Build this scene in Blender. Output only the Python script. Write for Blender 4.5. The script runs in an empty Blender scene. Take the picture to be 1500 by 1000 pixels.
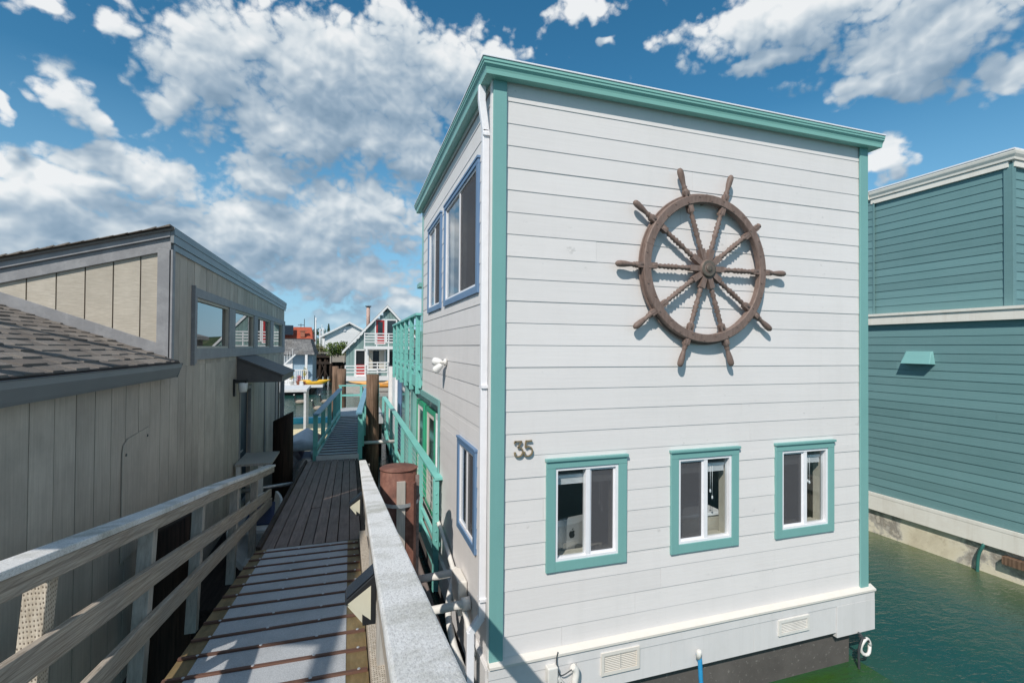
import bpy, bmesh, math, random
from mathutils import Vector, Matrix
rnd = random.Random(11)
S = bpy.context.scene
COL = S.collection
R = math.radians
WZ = 0.05                                   # water level

# ------------------------------------------------------------------ helpers
def wloc(o):
    v = Vector((0, 0, 0))
    while o is not None:
        v += o.location; o = o.parent
    return v

class MB:
    def __init__(s): s.v = []; s.f = []; s.m = []; s.s = []
    def add(s, vs, fs, mi=0, sm=False):
        b = len(s.v); s.v += [Vector(p) for p in vs]
        for f in fs:
            s.f.append([i + b for i in f]); s.m.append(mi); s.s.append(sm)
    def hexa(s, c, mi=0):
        s.add(c, [(0, 1, 2, 3), (7, 6, 5, 4), (0, 4, 5, 1), (1, 5, 6, 2), (2, 6, 7, 3), (3, 7, 4, 0)], mi)
    def box(s, x0, x1, y0, y1, z0, z1, mi=0):
        s.hexa([(x0, y0, z0), (x1, y0, z0), (x1, y1, z0), (x0, y1, z0),
                (x0, y0, z1), (x1, y0, z1), (x1, y1, z1), (x0, y1, z1)], mi)
    def mbox(s, P, u0, u1, z0, z1, n0, n1, mi=0):
        s.hexa([P(u0, z0, n0), P(u1, z0, n0), P(u1, z0, n1), P(u0, z0, n1),
                P(u0, z1, n0), P(u1, z1, n0), P(u1, z1, n1), P(u0, z1, n1)], mi)
    def beam(s, a, b, w, h, up=(0, 0, 1), mi=0):
        a = Vector(a); b = Vector(b); d = (b - a).normalized()
        si = d.cross(Vector(up)).normalized(); u = si.cross(d)
        si *= w / 2; u *= h / 2
        s.hexa([a - si - u, a + si - u, a + si + u, a - si + u, b - si - u, b + si - u, b + si + u, b - si + u], mi)
    def tube(s, pts, r, seg=8, mi=0, sm=True, mids=None, sx=1.0):
        pts = [Vector(p) for p in pts]; n = len(pts)
        rs = r if isinstance(r, (list, tuple)) else [r] * n
        b = len(s.v); prev = None
        for i, p in enumerate(pts):
            d = (pts[min(i + 1, n - 1)] - pts[max(i - 1, 0)]).normalized()
            if prev is None:
                ref = Vector((0, 0, 1)) if abs(d.z) < .9 else Vector((1, 0, 0))
                a = d.cross(ref).normalized()
            else:
                a = (prev - d * prev.dot(d)).normalized()
            prev = a; c = d.cross(a)
            for k in range(seg):
                t = 2 * math.pi * k / seg
                s.v.append(p + (a * math.cos(t) * sx + c * math.sin(t)) * rs[i])
        for i in range(n - 1):
            for k in range(seg):
                k2 = (k + 1) % seg
                s.f.append([b + i * seg + k, b + i * seg + k2, b + (i + 1) * seg + k2, b + (i + 1) * seg + k])
                s.m.append(mids[i] if mids else mi); s.s.append(sm)
        s.f.append([b + k for k in range(seg)]); s.m.append(mids[0] if mids else mi); s.s.append(False)
        s.f.append([b + (n - 1) * seg + k for k in range(seg)]); s.m.append(mids[-1] if mids else mi); s.s.append(False)
    def lathe(s, prof, a, d, seg=12, mi=0, sm=True):
        a = Vector(a); d = Vector(d).normalized()
        s.tube([a + d * t for t, r in prof], [max(r, .0006) for t, r in prof], seg, mi, sm)
    def prism(s, poly, vec, mi=0, sm=False):
        vec = Vector(vec); n = len(poly); p = [Vector(q) for q in poly]
        fs = [list(range(n)), list(range(2 * n - 1, n - 1, -1))] + [(i, (i + 1) % n, (i + 1) % n + n, i + n) for i in range(n)]
        s.add(p + [q + vec for q in p], fs, mi, sm)
    def loft(s, rings, mi=0, sm=False, cap=True):
        n = len(rings[0]); vs = [q for r in rings for q in r]; fs = []
        for i in range(len(rings) - 1):
            for k in range(n):
                k2 = (k + 1) % n
                fs.append((i * n + k, i * n + k2, (i + 1) * n + k2, (i + 1) * n + k))
        if cap:
            fs.append(list(range(n))); fs.append([(len(rings) - 1) * n + k for k in range(n)])
        s.add(vs, fs, mi, sm)
    def build(s, name, mats, parent=None, bevel=0, recalc=True):
        if not isinstance(mats, (list, tuple)): mats = [mats]
        me = bpy.data.meshes.new(name)
        if parent is not None: org = wloc(parent)
        else:
            xs = [p.x for p in s.v]; ys = [p.y for p in s.v]; zs = [p.z for p in s.v]
            org = Vector(((min(xs) + max(xs)) / 2, (min(ys) + max(ys)) / 2, min(zs)))
        me.from_pydata([p - org for p in s.v], [], s.f)
        me.polygons.foreach_set('material_index', s.m)
        me.polygons.foreach_set('use_smooth', s.s)
        if recalc:
            bm = bmesh.new(); bm.from_mesh(me)
            bmesh.ops.recalc_face_normals(bm, faces=bm.faces)
            bm.to_mesh(me); bm.free()
        for m in mats: me.materials.append(m)
        o = bpy.data.objects.new(name, me); COL.objects.link(o)
        if parent is not None: o.parent = parent
        else: o.location = org
        if bevel:
            b = o.modifiers.new('bevel', 'BEVEL'); b.width = bevel; b.segments = 2
            b.limit_method = 'ANGLE'; b.angle_limit = R(40)
        return o

def tag(o, label=None, cat=None, group=None, kind=None):
    if label: o['label'] = label
    if cat: o['category'] = cat
    if group: o['group'] = group
    if kind: o['kind'] = kind
    return o
def thing(name, loc, label, cat, group=None):
    o = bpy.data.objects.new(name, None); COL.objects.link(o)
    o.location = loc; o.empty_display_size = .2
    return tag(o, label, cat, group)
def children(o): return [c for c in COL.objects if c.parent == o]
def copy_tree(o, parent=None):
    c = o.copy(); COL.objects.link(c); c.parent = parent
    for ch in children(o): copy_tree(ch, c)
    return c
def bez(pts, n=6):
    out = []; P = [Vector(p) for p in pts]
    for i in range(len(P) - 1):
        p0 = P[max(i - 1, 0)]; p1 = P[i]; p2 = P[i + 1]; p3 = P[min(i + 2, len(P) - 1)]
        for k in range(n):
            t = k / n
            out.append(.5 * ((2 * p1) + (p2 - p0) * t + (2 * p0 - 5 * p1 + 4 * p2 - p3) * t * t + (3 * p1 - p0 - 3 * p2 + p3) * t ** 3))
    return out + [P[-1]]

# ------------------------------------------------------------------ materials
class NT:
    def __init__(s, nt): s.nt = nt
    def n(s, t, **kw):
        nd = s.nt.nodes.new(t)
        for k, v in kw.items():
            if k == 'inp':
                for a, b in v.items():
                    if isinstance(b, bpy.types.NodeSocket): s.nt.links.new(b, nd.inputs[a])
                    else: nd.inputs[a].default_value = b
            else: setattr(nd, k, v)
        return nd
    def math(s, op, a, b=0.0, c=None, clamp=False):
        nd = s.nt.nodes.new('ShaderNodeMath'); nd.operation = op; nd.use_clamp = clamp
        for i, x in enumerate([a, b] + ([c] if c is not None else [])):
            if isinstance(x, bpy.types.NodeSocket): s.nt.links.new(x, nd.inputs[i])
            else: nd.inputs[i].default_value = x
        return nd.outputs[0]
    def mix(s, fac, a, b, blend='MIX'):
        nd = s.nt.nodes.new('ShaderNodeMix'); nd.data_type = 'RGBA'; nd.blend_type = blend
        for i, x in ((0, fac), (6, a), (7, b)):
            if isinstance(x, bpy.types.NodeSocket): s.nt.links.new(x, nd.inputs[i])
            elif i and len(x) == 3: nd.inputs[i].default_value = (*x, 1)
            else: nd.inputs[i].default_value = x
        return nd.outputs[2]
    def ramp(s, fac, stops):
        nd = s.nt.nodes.new('ShaderNodeValToRGB'); e = nd.color_ramp.elements
        while len(e) < len(stops): e.new(.5)
        for i, (p, c) in enumerate(stops):
            e[i].position = p; e[i].color = (*c, 1) if len(c) == 3 else c
        s.nt.links.new(fac, nd.inputs[0]); return nd.outputs[0]
    def noise(s, vec, scale, detail=5, rough=.6, dist=0.0):
        return s.n('ShaderNodeTexNoise', inp={'Vector': vec, 'Scale': scale, 'Detail': detail, 'Roughness': rough, 'Distortion': dist}).outputs[0]
    def mapping(s, vec, scale=(1, 1, 1), loc=(0, 0, 0), rot=(0, 0, 0)):
        return s.n('ShaderNodeMapping', inp={'Vector': vec, 'Scale': scale, 'Location': loc, 'Rotation': rot}).outputs[0]
def g(v): return (v, v, v)
def new_mat(name):
    m = bpy.data.materials.new(name); m.use_nodes = True; nt = m.node_tree; nt.nodes.clear()
    t = NT(nt); out = t.n('ShaderNodeOutputMaterial'); p = t.n('ShaderNodeBsdfPrincipled')
    nt.links.new(p.outputs[0], out.inputs[0])
    co = t.n('ShaderNodeTexCoord').outputs['Object']
    return m, t, p, co, out
def set_(t, p, **kw):
    names = dict(col='Base Color', rough='Roughness', nrm='Normal', metal='Metallic', spec='Specular IOR Level', alpha='Alpha')
    for k, v in kw.items():
        sk = p.inputs[names[k]]
        if isinstance(v, bpy.types.NodeSocket): t.nt.links.new(v, sk)
        else: sk.default_value = (*v, 1) if isinstance(v, tuple) and len(v) == 3 else v
AX = {'X': 0, 'Y': 1, 'Z': 2}
def bump(t, h, strength, dist=.01):
    return t.n('ShaderNodeBump', inp={'Height': h, 'Strength': strength, 'Distance': dist}).outputs[0]

def paint(name, col, axis='X', rough=.5, grain=.12, island=.03, dirt=.12, dirtcol=None, dscale=1.6, spec=.4, bstr=.15, streak=0.0, speck=0.0):
    m, t, p, co, _ = new_mat(name)
    sc = [40, 40, 40]; sc[AX[axis]] = 1.2
    gr = t.noise(t.mapping(co, sc), 1.0, 6, .65)
    isl = t.n('ShaderNodeNewGeometry').outputs['Random Per Island']
    k = t.math('ADD', t.math('MULTIPLY', t.math('SUBTRACT', isl, .5), island * 2), 1.0)
    k = t.math('ADD', k, t.math('MULTIPLY', t.math('SUBTRACT', gr, .5), grain))
    base = t.mix(1.0, (*col, 1), t.n('ShaderNodeCombineColor', inp={0: k, 1: k, 2: k}).outputs[0], 'MULTIPLY')
    dn = t.noise(co, dscale, 7, .68)
    dm = t.ramp(dn, [(.45, g(0)), (.75, g(1))])
    dc = dirtcol or tuple(c * .55 for c in col)
    base = t.mix(t.math('MULTIPLY', dm, dirt), base, dc)
    if streak:
        st = t.noise(t.mapping(co, (7, 7, .35)), 1.0, 5, .7)
        base = t.mix(t.math('MULTIPLY', t.ramp(st, [(.52, g(0)), (.75, g(1))]), streak), base, dc)
    if speck:
        s1 = t.noise(t.mapping(co, (5, 5, 9)), 1.0, 4, .7); s2 = t.noise(t.mapping(co, (.8, .8, .8), (4, 2, 1)), 1.0, 2, .5)
        sm = t.math('MULTIPLY', t.ramp(s1, [(.66, g(0)), (.72, g(1))]), t.ramp(s2, [(.5, g(0)), (.62, g(1))]))
        base = t.mix(t.math('MULTIPLY', sm, speck), base, (.40, .385, .37))
    rn = t.math('ADD', rough, t.math('MULTIPLY', t.math('SUBTRACT', dn, .5), .25))
    set_(t, p, col=base, rough=rn, spec=spec, nrm=bump(t, gr, bstr, .004))
    return m

def wood(name, c1, c2, axis='X', scale=30, stretch=.045, rot=(0, 0, 0), rough=.8, bstr=.45, island=.2, c3=None, pscale=1.3, pamt=.5, wear=None, wamt=.5):
    m, t, p, co, _ = new_mat(name)
    sc = [scale] * 3; sc[AX[axis]] = scale * stretch
    isl = t.n('ShaderNodeNewGeometry').outputs['Random Per Island']
    off = t.n('ShaderNodeCombineXYZ', inp={0: t.math('MULTIPLY', isl, 7.3), 1: t.math('MULTIPLY', isl, 3.1), 2: t.math('MULTIPLY', isl, 5.7)}).outputs[0]
    co2 = t.n('ShaderNodeVectorMath', operation='ADD', inp={0: co, 1: off}).outputs[0]
    n1 = t.noise(t.mapping(co2, sc), 1.0, 8, .62, .3) if rot == (0, 0, 0) else t.noise(t.mapping(t.mapping(co2, rot=rot), sc), 1.0, 8, .62, .25)
    base = t.ramp(n1, [(.3, c1), (.7, c2)])
    k = t.math('ADD', t.math('MULTIPLY', t.math('SUBTRACT', isl, .5), island * 2), 1.0)
    base = t.mix(1.0, base, t.n('ShaderNodeCombineColor', inp={0: k, 1: k, 2: k}).outputs[0], 'MULTIPLY')
    if c3:
        n2 = t.noise(co2, pscale, 6, .65)
        base = t.mix(t.math('MULTIPLY', t.ramp(n2, [(.42, g(0)), (.66, g(1))]), pamt), base, c3)
    if wear:
        sc3 = [s_ * .5 for s_ in sc]
        n3 = t.noise(t.mapping(co2, sc3, (3, 1, 2)), 1.0, 8, .7)
        base = t.mix(t.math('MULTIPLY', t.ramp(n3, [(.5, g(0)), (.62, g(1))]), wamt), base, wear)
    set_(t, p, col=base, rough=rough, spec=.25, nrm=bump(t, n1, bstr, .006))
    return m

def plain(name, col, rough=.5, metal=0.0, var=.12, scale=8, spec=.5, bstr=.1):
    m, t, p, co, _ = new_mat(name)
    n1 = t.noise(co, scale, 6, .65)
    base = t.mix(t.ramp(n1, [(.35, g(0)), (.7, g(1))]), tuple(c * (1 + var) for c in col), tuple(c * (1 - var) for c in col))
    set_(t, p, col=base, rough=rough, metal=metal, spec=spec, nrm=bump(t, n1, bstr, .003))
    return m

def glass(name, tint=(.75, .8, .82), refl=.1, rough=.0):
    m = bpy.data.materials.new(name); m.use_nodes = True; nt = m.node_tree; nt.nodes.clear()
    t = NT(nt); out = t.n('ShaderNodeOutputMaterial')
    tr = t.n('ShaderNodeBsdfTransparent', inp={0: (*tint, 1)})
    gl = t.n('ShaderNodeBsdfGlossy', inp={'Color': (1, 1, 1, 1), 'Roughness': rough})
    fr = t.math('POWER', t.n('ShaderNodeLayerWeight', inp={0: .5}).outputs['Facing'], 4.0)
    fac = t.math('ADD', t.math('MULTIPLY', fr, .7), refl, clamp=True)
    mx = t.n('ShaderNodeMixShader', inp={0: fac, 1: tr.outputs[0], 2: gl.outputs[0]})
    nt.links.new(mx.outputs[0], out.inputs[0]); return m
def screen_mat(name, col, op=.6):
    m = bpy.data.materials.new(name); m.use_nodes = True; nt = m.node_tree; nt.nodes.clear()
    t = NT(nt); out = t.n('ShaderNodeOutputMaterial')
    tr = t.n('ShaderNodeBsdfTransparent', inp={0: (1, 1, 1, 1)})
    df = t.n('ShaderNodeBsdfDiffuse', inp={0: (*col, 1)})
    mx = t.n('ShaderNodeMixShader', inp={0: op, 1: tr.outputs[0], 2: df.outputs[0]})
    nt.links.new(mx.outputs[0], out.inputs[0]); return m

TEAL = (.19, .405, .385)
M = {}
M['white_x'] = paint('white siding paint', (.75, .72, .71), 'X', .55, .07, .025, .16, (.5, .49, .47), 1.1, bstr=.3, streak=.10, speck=.4)
M['white_y'] = paint('white siding paint side', (.74, .715, .705), 'Y', .55, .06, .03, .22, (.42, .41, .39), 1.3, bstr=.25, streak=.14)
M['white_trim'] = paint('white trim', (.78, .77, .76), 'Z', .5, .05, .02, .12, (.5, .46, .4))
M['cream'] = paint('cream ledge paint', (.71, .675, .62), 'X', .55, .06, .0, .4, (.66, .57, .46), 2.5)
M['skirt'] = paint('skirt board paint', (.70, .685, .68), 'Z', .6, .08, .02, .3, (.5, .49, .475), 1.8, streak=.28)
M['teal'] = paint('teal trim paint', TEAL, 'Z', .42, .08, .02, .15, (.10, .27, .26), 2.0, bstr=.2)
M['teal_x'] = paint('teal gutter paint', (.25, .52, .465), 'X', .35, .05, .02, .12, (.10, .28, .26), 1.5, bstr=.1)
M['teal_rail'] = paint('turquoise railing paint', (.20, .54, .49), 'Y', .45, .10, .04, .2, (.10, .30, .30), 2.0)
M['teal_dark'] = paint('blue teal rail paint', (.17, .36, .48), 'Y', .45, .10, .04, .25, (.04, .16, .22), 2.0)
M['green'] = paint('green door paint', (.04, .36, .20), 'Z', .4, .06, .02, .1)
M['blue'] = paint('blue trim paint', (.125, .22, .37), 'Z', .4, .06, .02, .15)
M['vinyl'] = plain('white vinyl frame', (.82, .82, .85), .35, var=.03)
M['soffit'] = paint('aged soffit', (.62, .60, .54), 'Y', .7, .1, .02, .35, (.42, .4, .36), 3.0)
M['slate_teal'] = paint('blue green lap siding', (.142, .268, .276), 'Y', .6, .22, .10, .25, (.19, .32, .335), 1.5, bstr=.5, streak=.18)
M['slate_teal_x'] = paint('blue green lap siding return', (.142, .268, .276), 'X', .6, .22, .10, .25, (.19, .32, .335), 1.5, bstr=.5)
M['stucco_white'] = paint('warm white band', (.80, .77, .70), 'Y', .6, .05, .02, .3, (.55, .48, .40), 2.5, streak=.35)
M['t111_sun'] = wood('plywood siding sun tone', (.42, .375, .31), (.57, .515, .435), 'X', 90, .12, (0, 0, 0), .85, .35, .05, (.38, .34, .28), 2.0, .5)  # tone of the sunlit gable face put into the plywood colour
M['t111'] = wood('plywood siding shade tone', (.45, .395, .335), (.60, .54, .465), 'Z', 45, .05, (0, 0, 0), .85, .5, .12, (.33, .29, .25), .9, .7)  # same plywood, lightened and warmed to offset the shade on the side wall
M['grey_trim'] = paint('blue grey trim', (.255, .255, .265), 'Y', .6, .25, .08, .5, (.46, .46, .47), 5.0, bstr=.5, streak=.2)
M['grey_flash'] = plain('painted metal flashing', (.225, .24, .25), .45, 0.15, .12, 3)
M['gutter_grey'] = plain('grey gutter', (.20, .212, .225), .5, 0.0, .06, 2)
M['weathered'] = wood('weathered railing wood', (.22, .175, .135), (.62, .54, .45), 'Y', 120, .018, (R(9.8), 0, 0), .85, .6, .12, (.30, .29, .27), 1.5, .5, wear=(.10, .085, .07), wamt=.35)
M['post_wood'] = wood('weathered post wood', (.30, .275, .24), (.54, .50, .45), 'Z', 50, .04, (0, 0, 0), .85, .6, .15, (.34, .33, .31), 1.5, .5)
M['dark_plank'] = wood('dark wet planks', (.10, .07, .058), (.215, .16, .14), 'Y', 26, .06, (0, 0, 0), .62, .6, .22, (.22, .185, .175), 2.2, .45)
M['cleat'] = wood('red brown cleats', (.075, .036, .026), (.19, .10, .07), 'X', 50, .05, (0, 0, 0), .7, .5, .2, (.09, .06, .05), 3.0, .5)
M['ply_edge'] = wood('mossy plywood edge', (.13, .085, .035), (.29, .205, .10), 'Y', 18, .15, (0, 0, 0), .6, .4, .1, (.10, .10, .055), 3.0, .6)
M['pile'] = wood('weathered piling', (.05, .028, .018), (.34, .22, .15), 'Z', 34, .03, (0, 0, 0), .85, .9, .0, (.05, .03, .02), 1.6, .5)
M['pile_dark'] = wood('creosote piling', (.010, .008, .007), (.055, .034, .024), 'Z', 34, .05, (0, 0, 0), .8, .9, .0)
M['timber_dark'] = wood('dark dock timber', (.02, .016, .014), (.07, .052, .044), 'Y', 20, .06, (0, 0, 0), .8, .5, .3)
M['timber_pink'] = wood('pinkish float timber', (.16, .12, .105), (.30, .235, .215), 'Y', 20, .06, (0, 0, 0), .8, .5, .3)
M['black'] = plain('black plastic', (.015, .016, .018), .4)
M['rubber'] = plain('dark grey metal', (.05, .055, .06), .5)
M['galv'] = plain('galvanised steel', (.48, .49, .5), .45, .6, .2, 30)
M['pvc'] = plain('white pvc pipe', (.72, .70, .66), .45, 0, .08, 5)
M['room'] = plain('room wall', (.42, .42, .43), .8, var=.1, scale=1.5)
M['beige'] = plain('window jamb', (.50, .46, .39), .6, var=.08)
M['glass'] = glass('window glass', (.93, .95, .95), .03)
M['glass_sky'] = glass('sky reflecting glass', (.8, .84, .87), .06)
M['glass_mirror'] = glass('clerestory glass', (.25, .27, .29), .22)
M['screen'] = screen_mat('insect screen', (.12, .12, .13), .52)
M['brown_paint'] = wood('brown painted wheel', (.14, .096, .08), (.245, .178, .152), 'Z', 30, .3, (0, 0, 0), .55, .35, .05, (.19, .145, .128), 5, .5)
M['brass'] = plain('aged brass', (.26, .20, .115), .5, .25, .3, 40)
M['hub_metal'] = plain('weathered hub metal', (.15, .125, .10), .5, .3, .25, 40)
M['shingle'] = None
M['alu'] = plain('brushed aluminium', (.62, .62, .63), .35, .6, .03)
M['red'] = plain('red paint', (.42, .03, .03), .45, var=.1)
M['navy'] = plain('navy blue', (.012, .03, .10), .4)
M['door_navy'] = paint('dark blue door', (.018, .045, .075), 'Z', .45)
M['yellow'] = plain('yellow kayak plastic', (.78, .45, .03), .4, var=.08, scale=2)
M['orange'] = plain('orange kayak plastic', (.72, .30, .05), .4, var=.08, scale=2)
M['tan_orange'] = plain('faded orange plastic', (.75, .42, .16), .5, var=.1, scale=2)
M['white_far'] = paint('white far paint', (.76, .76, .76), 'X', .55, .06, .05, .15)
M['lightblue'] = paint('pale blue far siding', (.30, .42, .52), 'X', .6, .06, .05, .1)
M['greygreen'] = paint('grey green far siding', (.20, .30, .29), 'Z', .7, .25, .10, .15)
M['roof_grey'] = None
M['roof_red'] = plain('red tile roof', (.36, .075, .035), .8, var=.25, scale=4)
M['dark_win'] = plain('dark window pane', (.02, .025, .03), .12, spec=.8)
M['turq'] = plain('turquoise plastic edge', (.06, .45, .62), .4)
M['sand'] = plain('sandy float deck', (.72, .62, .40), .8, var=.15, scale=6)
M['terracotta'] = plain('terracotta', (.35, .13, .08), .8)
M['brick'] = plain('pinkish flue', (.48, .33, .28), .8, var=.3, scale=9)
M['lamp_white'] = plain('frosted lamp glass', (.75, .75, .73), .4, var=.03)
M['solar'] = plain('solar cell', (.02, .03, .045), .12, spec=.8)
M['lens'] = plain('cream diffuser', (.62, .585, .46), .4, var=.04)
M['mast'] = plain('white mast', (.72, .72, .72), .4)
M['steel_rust'] = None

def shingle_mat(name, a, b, scale=240):
    m, t, p, co, _ = new_mat(name)
    isl = t.n('ShaderNodeNewGeometry').outputs['Random Per Island']
    n1 = t.noise(co, scale, 3, .8)
    base = t.mix(isl, a, b)
    base = t.mix(t.ramp(n1, [(.38, g(0)), (.62, g(1))]), t.mix(1.0, base, (.45, .45, .45, 1), 'MULTIPLY'), base)
    n2 = t.noise(co, 1.2, 5, .6)
    base = t.mix(t.math('MULTIPLY', t.ramp(n2, [(.5, g(0)), (.7, g(1))]), .3), base, (.20, .17, .14))
    set_(t, p, col=base, rough=.95, spec=.15, nrm=bump(t, n1, .8, .004)); return m
M['shingle'] = shingle_mat('asphalt shingle', (.23, .20, .178), (.36, .322, .288))
M['roof_grey'] = shingle_mat('far grey shingle', (.20, .20, .205), (.33, .325, .32), 20)

def rust_mat():
    m, t, p, co, _ = new_mat('rust red steel')
    n1 = t.noise(co, 5, 8, .7); n2 = t.noise(t.mapping(co, (20, 20, 2)), 1, 6, .6)
    base = t.ramp(n1, [(.3, (.075, .03, .021)), (.5, (.16, .066, .046)), (.72, (.26, .128, .092))])
    base = t.mix(t.math('MULTIPLY', t.ramp(n2, [(.5, g(0)), (.7, g(1))]), .5), base, (.07, .03, .022))
    set_(t, p, col=base, rough=.75, nrm=bump(t, n1, .5, .005)); return m
M['steel_rust'] = rust_mat()

def grit_mat():
    m, t, p, co, _ = new_mat('grey non slip sheet')
    n1 = t.noise(co, 160, 3, .8); n2 = t.noise(co, 2.2, 6, .65); n3 = t.noise(t.mapping(co, (9, 1.2, 9)), 1, 6, .65)
    base = t.ramp(n1, [(.35, (.31, .325, .345)), (.65, (.55, .565, .58))])
    base = t.mix(t.math('MULTIPLY', t.ramp(n2, [(.45, g(0)), (.7, g(1))]), .4), base, (.26, .265, .27))
    base = t.mix(t.math('MULTIPLY', t.ramp(n3, [(.55, g(0)), (.72, g(1))]), .3), base, (.50, .51, .52))
    set_(t, p, col=base, rough=.9, spec=.2, nrm=bump(t, n1, .6, .004)); return m
M['grit'] = grit_mat()

def lichen_mat():
    m, t, p, co, _ = new_mat('peeling lichen handrail')
    n1 = t.noise(t.mapping(co, (95, 42, 95)), 1.6, 9, .82, .3)
    n2 = t.noise(co, 2.6, 6, .7); n3 = t.noise(t.mapping(co, (170, 60, 170)), 1, 6, .75)
    base = t.ramp(n1, [(.25, (.34, .335, .33)), (.40, (.68, .67, .66)), (.52, (.82, .815, .80)), (.8, (.88, .875, .865))])
    base = t.mix(t.math('MULTIPLY', t.ramp(n2, [(.46, g(0)), (.66, g(1))]), .75), base, t.ramp(n1, [(.35, (.20, .195, .15)), (.65, (.52, .51, .43))]))
    base = t.mix(t.math('MULTIPLY', t.ramp(n3, [(.48, g(0)), (.66, g(1))]), .5), base, (.27, .262, .25))
    set_(t, p, col=base, rough=.92, spec=.15, nrm=bump(t, n1, .7, .006)); return m
M['lichen'] = lichen_mat()

def incised_mat(flat):
    m, t, p, co, _ = new_mat('incised treated lumber')
    q = t.n('ShaderNodeSeparateXYZ', inp={0: co}).outputs
    vec = t.n('ShaderNodeCombineXYZ', inp={0: t.math('MULTIPLY', q[0] if flat else t.math('ADD', q[0], q[1]), 72.0), 1: t.math('MULTIPLY', q[1] if flat else q[2], 44.0), 2: 0.0}).outputs[0]
    v = t.n('ShaderNodeTexVoronoi', voronoi_dimensions='2D', inp={'Vector': vec, 'Scale': 1.0, 'Randomness': .25}).outputs['Distance']
    n1 = t.noise(t.mapping(co, (40, 40, 3)), 1, 7, .65)
    base = t.ramp(n1, [(.3, (.34, .28, .21)), (.7, (.60, .53, .44))])
    base = t.mix(t.ramp(v, [(.17, g(1)), (.27, g(0))]), base, (.13, .10, .075))
    set_(t, p, col=base, rough=.85, nrm=bump(t, v, .6, .004)); return m
M['incised'] = incised_mat(False); M['incised_flat'] = incised_mat(True)

def hull_mat(name, c, barn):
    m, t, p, co, _ = new_mat(name)
    n1 = t.noise(co, 1.4, 8, .7); n2 = t.noise(co, 14, 6, .75)
    base = t.mix(t.ramp(n1, [(.35, g(0)), (.7, g(1))]), tuple(x * .75 for x in c), tuple(x * 1.2 for x in c))
    z = t.n('ShaderNodeSeparateXYZ', inp={0: co}).outputs[2]
    zz = t.math('ADD', z, t.math('MULTIPLY', t.math('SUBTRACT', n1, .5), .25))
    base = t.mix(t.math('MULTIPLY', t.ramp(n2, [(.58, g(0)), (.66, g(1))]), barn), base, (.55, .53, .48))
    set_(t, p, col=base, rough=.85, nrm=bump(t, n2, .4, .01)); return m
M['hull_dark'] = hull_mat('dark concrete hull', (.105, .095, .088), .30)
def conc_mat():
    m, t, p, co, _ = new_mat('stained cream concrete')
    n1 = t.noise(co, .9, 8, .66, .3); n2 = t.noise(co, 10, 6, .75)
    base = t.ramp(n1, [(.28, (.52, .45, .33)), (.45, (.70, .63, .48)), (.55, (.72, .66, .53)), (.585, (.46, .43, .38)), (.63, (.27, .245, .21)), (.66, (.55, .50, .42))])
    base = t.mix(t.math('MULTIPLY', t.ramp(n2, [(.55, g(0)), (.68, g(1))]), .4), base, (.33, .27, .18))
    set_(t, p, col=base, rough=.9, nrm=bump(t, n2, .5, .01)); return m
M['concrete'] = conc_mat()

def water_mat():
    m, t, p, co, _ = new_mat('harbour water')
    a = t.noise(t.mapping(co, (4.2, 8.5, 1), rot=(0, 0, R(-28))), 1.0, 3, .5, .3)
    b = t.noise(t.mapping(co, (11, 26, 1), rot=(0, 0, R(-34))), 1.0, 3, .55, .4)
    c = t.noise(t.mapping(co, (.55, .8, 1)), 1.0, 2, .5)
    h = t.math('ADD', t.math('MULTIPLY', a, .55), t.math('ADD', t.math('MULTIPLY', b, .22), t.math('MULTIPLY', c, .9)))
    n2 = t.noise(co, .35, 5, .6)
    base = t.mix(t.ramp(n2, [(.35, g(0)), (.65, g(1))]), (.010, .070, .070), (.022, .080, .062))
    xy = t.n('ShaderNodeSeparateXYZ', inp={0: co}).outputs
    n4 = t.math('ADD', .4, t.noise(co, 1.6, 5, .65))
    al = t.math('MULTIPLY', t.math('SUBTRACT', 1.0, t.math('DIVIDE', t.math('ABSOLUTE', t.math('SUBTRACT', xy[1], 4.75)), .55), clamp=True), t.math('LESS_THAN', xy[0], 6.6))
    base = t.mix(t.math('MULTIPLY', al, n4, clamp=True), base, (.030, .085, .014))          # weed below the white houseboat's edge
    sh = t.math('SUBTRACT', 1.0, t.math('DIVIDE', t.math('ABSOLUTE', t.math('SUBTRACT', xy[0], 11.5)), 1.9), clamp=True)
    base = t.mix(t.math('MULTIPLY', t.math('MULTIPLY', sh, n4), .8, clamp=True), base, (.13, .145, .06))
    set_(t, p, col=base, rough=.045, spec=.5, nrm=bump(t, h, 1.0, .04))
    p.inputs['IOR'].default_value = 1.33
    return m
M['water'] = water_mat()
def hill_mat():
    m, t, p, co, _ = new_mat('wooded hill')
    n1 = t.noise(co, .12, 8, .7)
    set_(t, p, col=t.ramp(n1, [(.35, (.03, .05, .03)), (.55, (.07, .10, .05)), (.7, (.20, .18, .11))]), rough=.95, spec=.1); return m
M['hill'] = hill_mat()
def leaf_mat(name, a, b):
    m, t, p, co, _ = new_mat(name)
    isl = t.n('ShaderNodeNewGeometry').outputs['Random Per Island']
    set_(t, p, col=t.mix(isl, a, b), rough=.6, spec=.3); return m
M['leaf'] = leaf_mat('bush leaves', (.05, .10, .02), (.16, .22, .05))
M['leaf_dark'] = leaf_mat('tree leaves', (.025, .05, .02), (.07, .11, .04))
M['leaf_flower'] = leaf_mat('flowering leaves', (.30, .30, .06), (.65, .5, .08))
M['bark'] = wood('bark', (.05, .035, .025), (.12, .09, .065), 'Z', 20, .1)
M['goose_body'] = plain('brown grey feathers', (.30, .25, .20), .8, var=.3, scale=20)
M['goose_black'] = plain('black feathers', (.012, .012, .012), .6)
M['goose_white'] = plain('white cheek feathers', (.7, .68, .64), .7)

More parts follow.
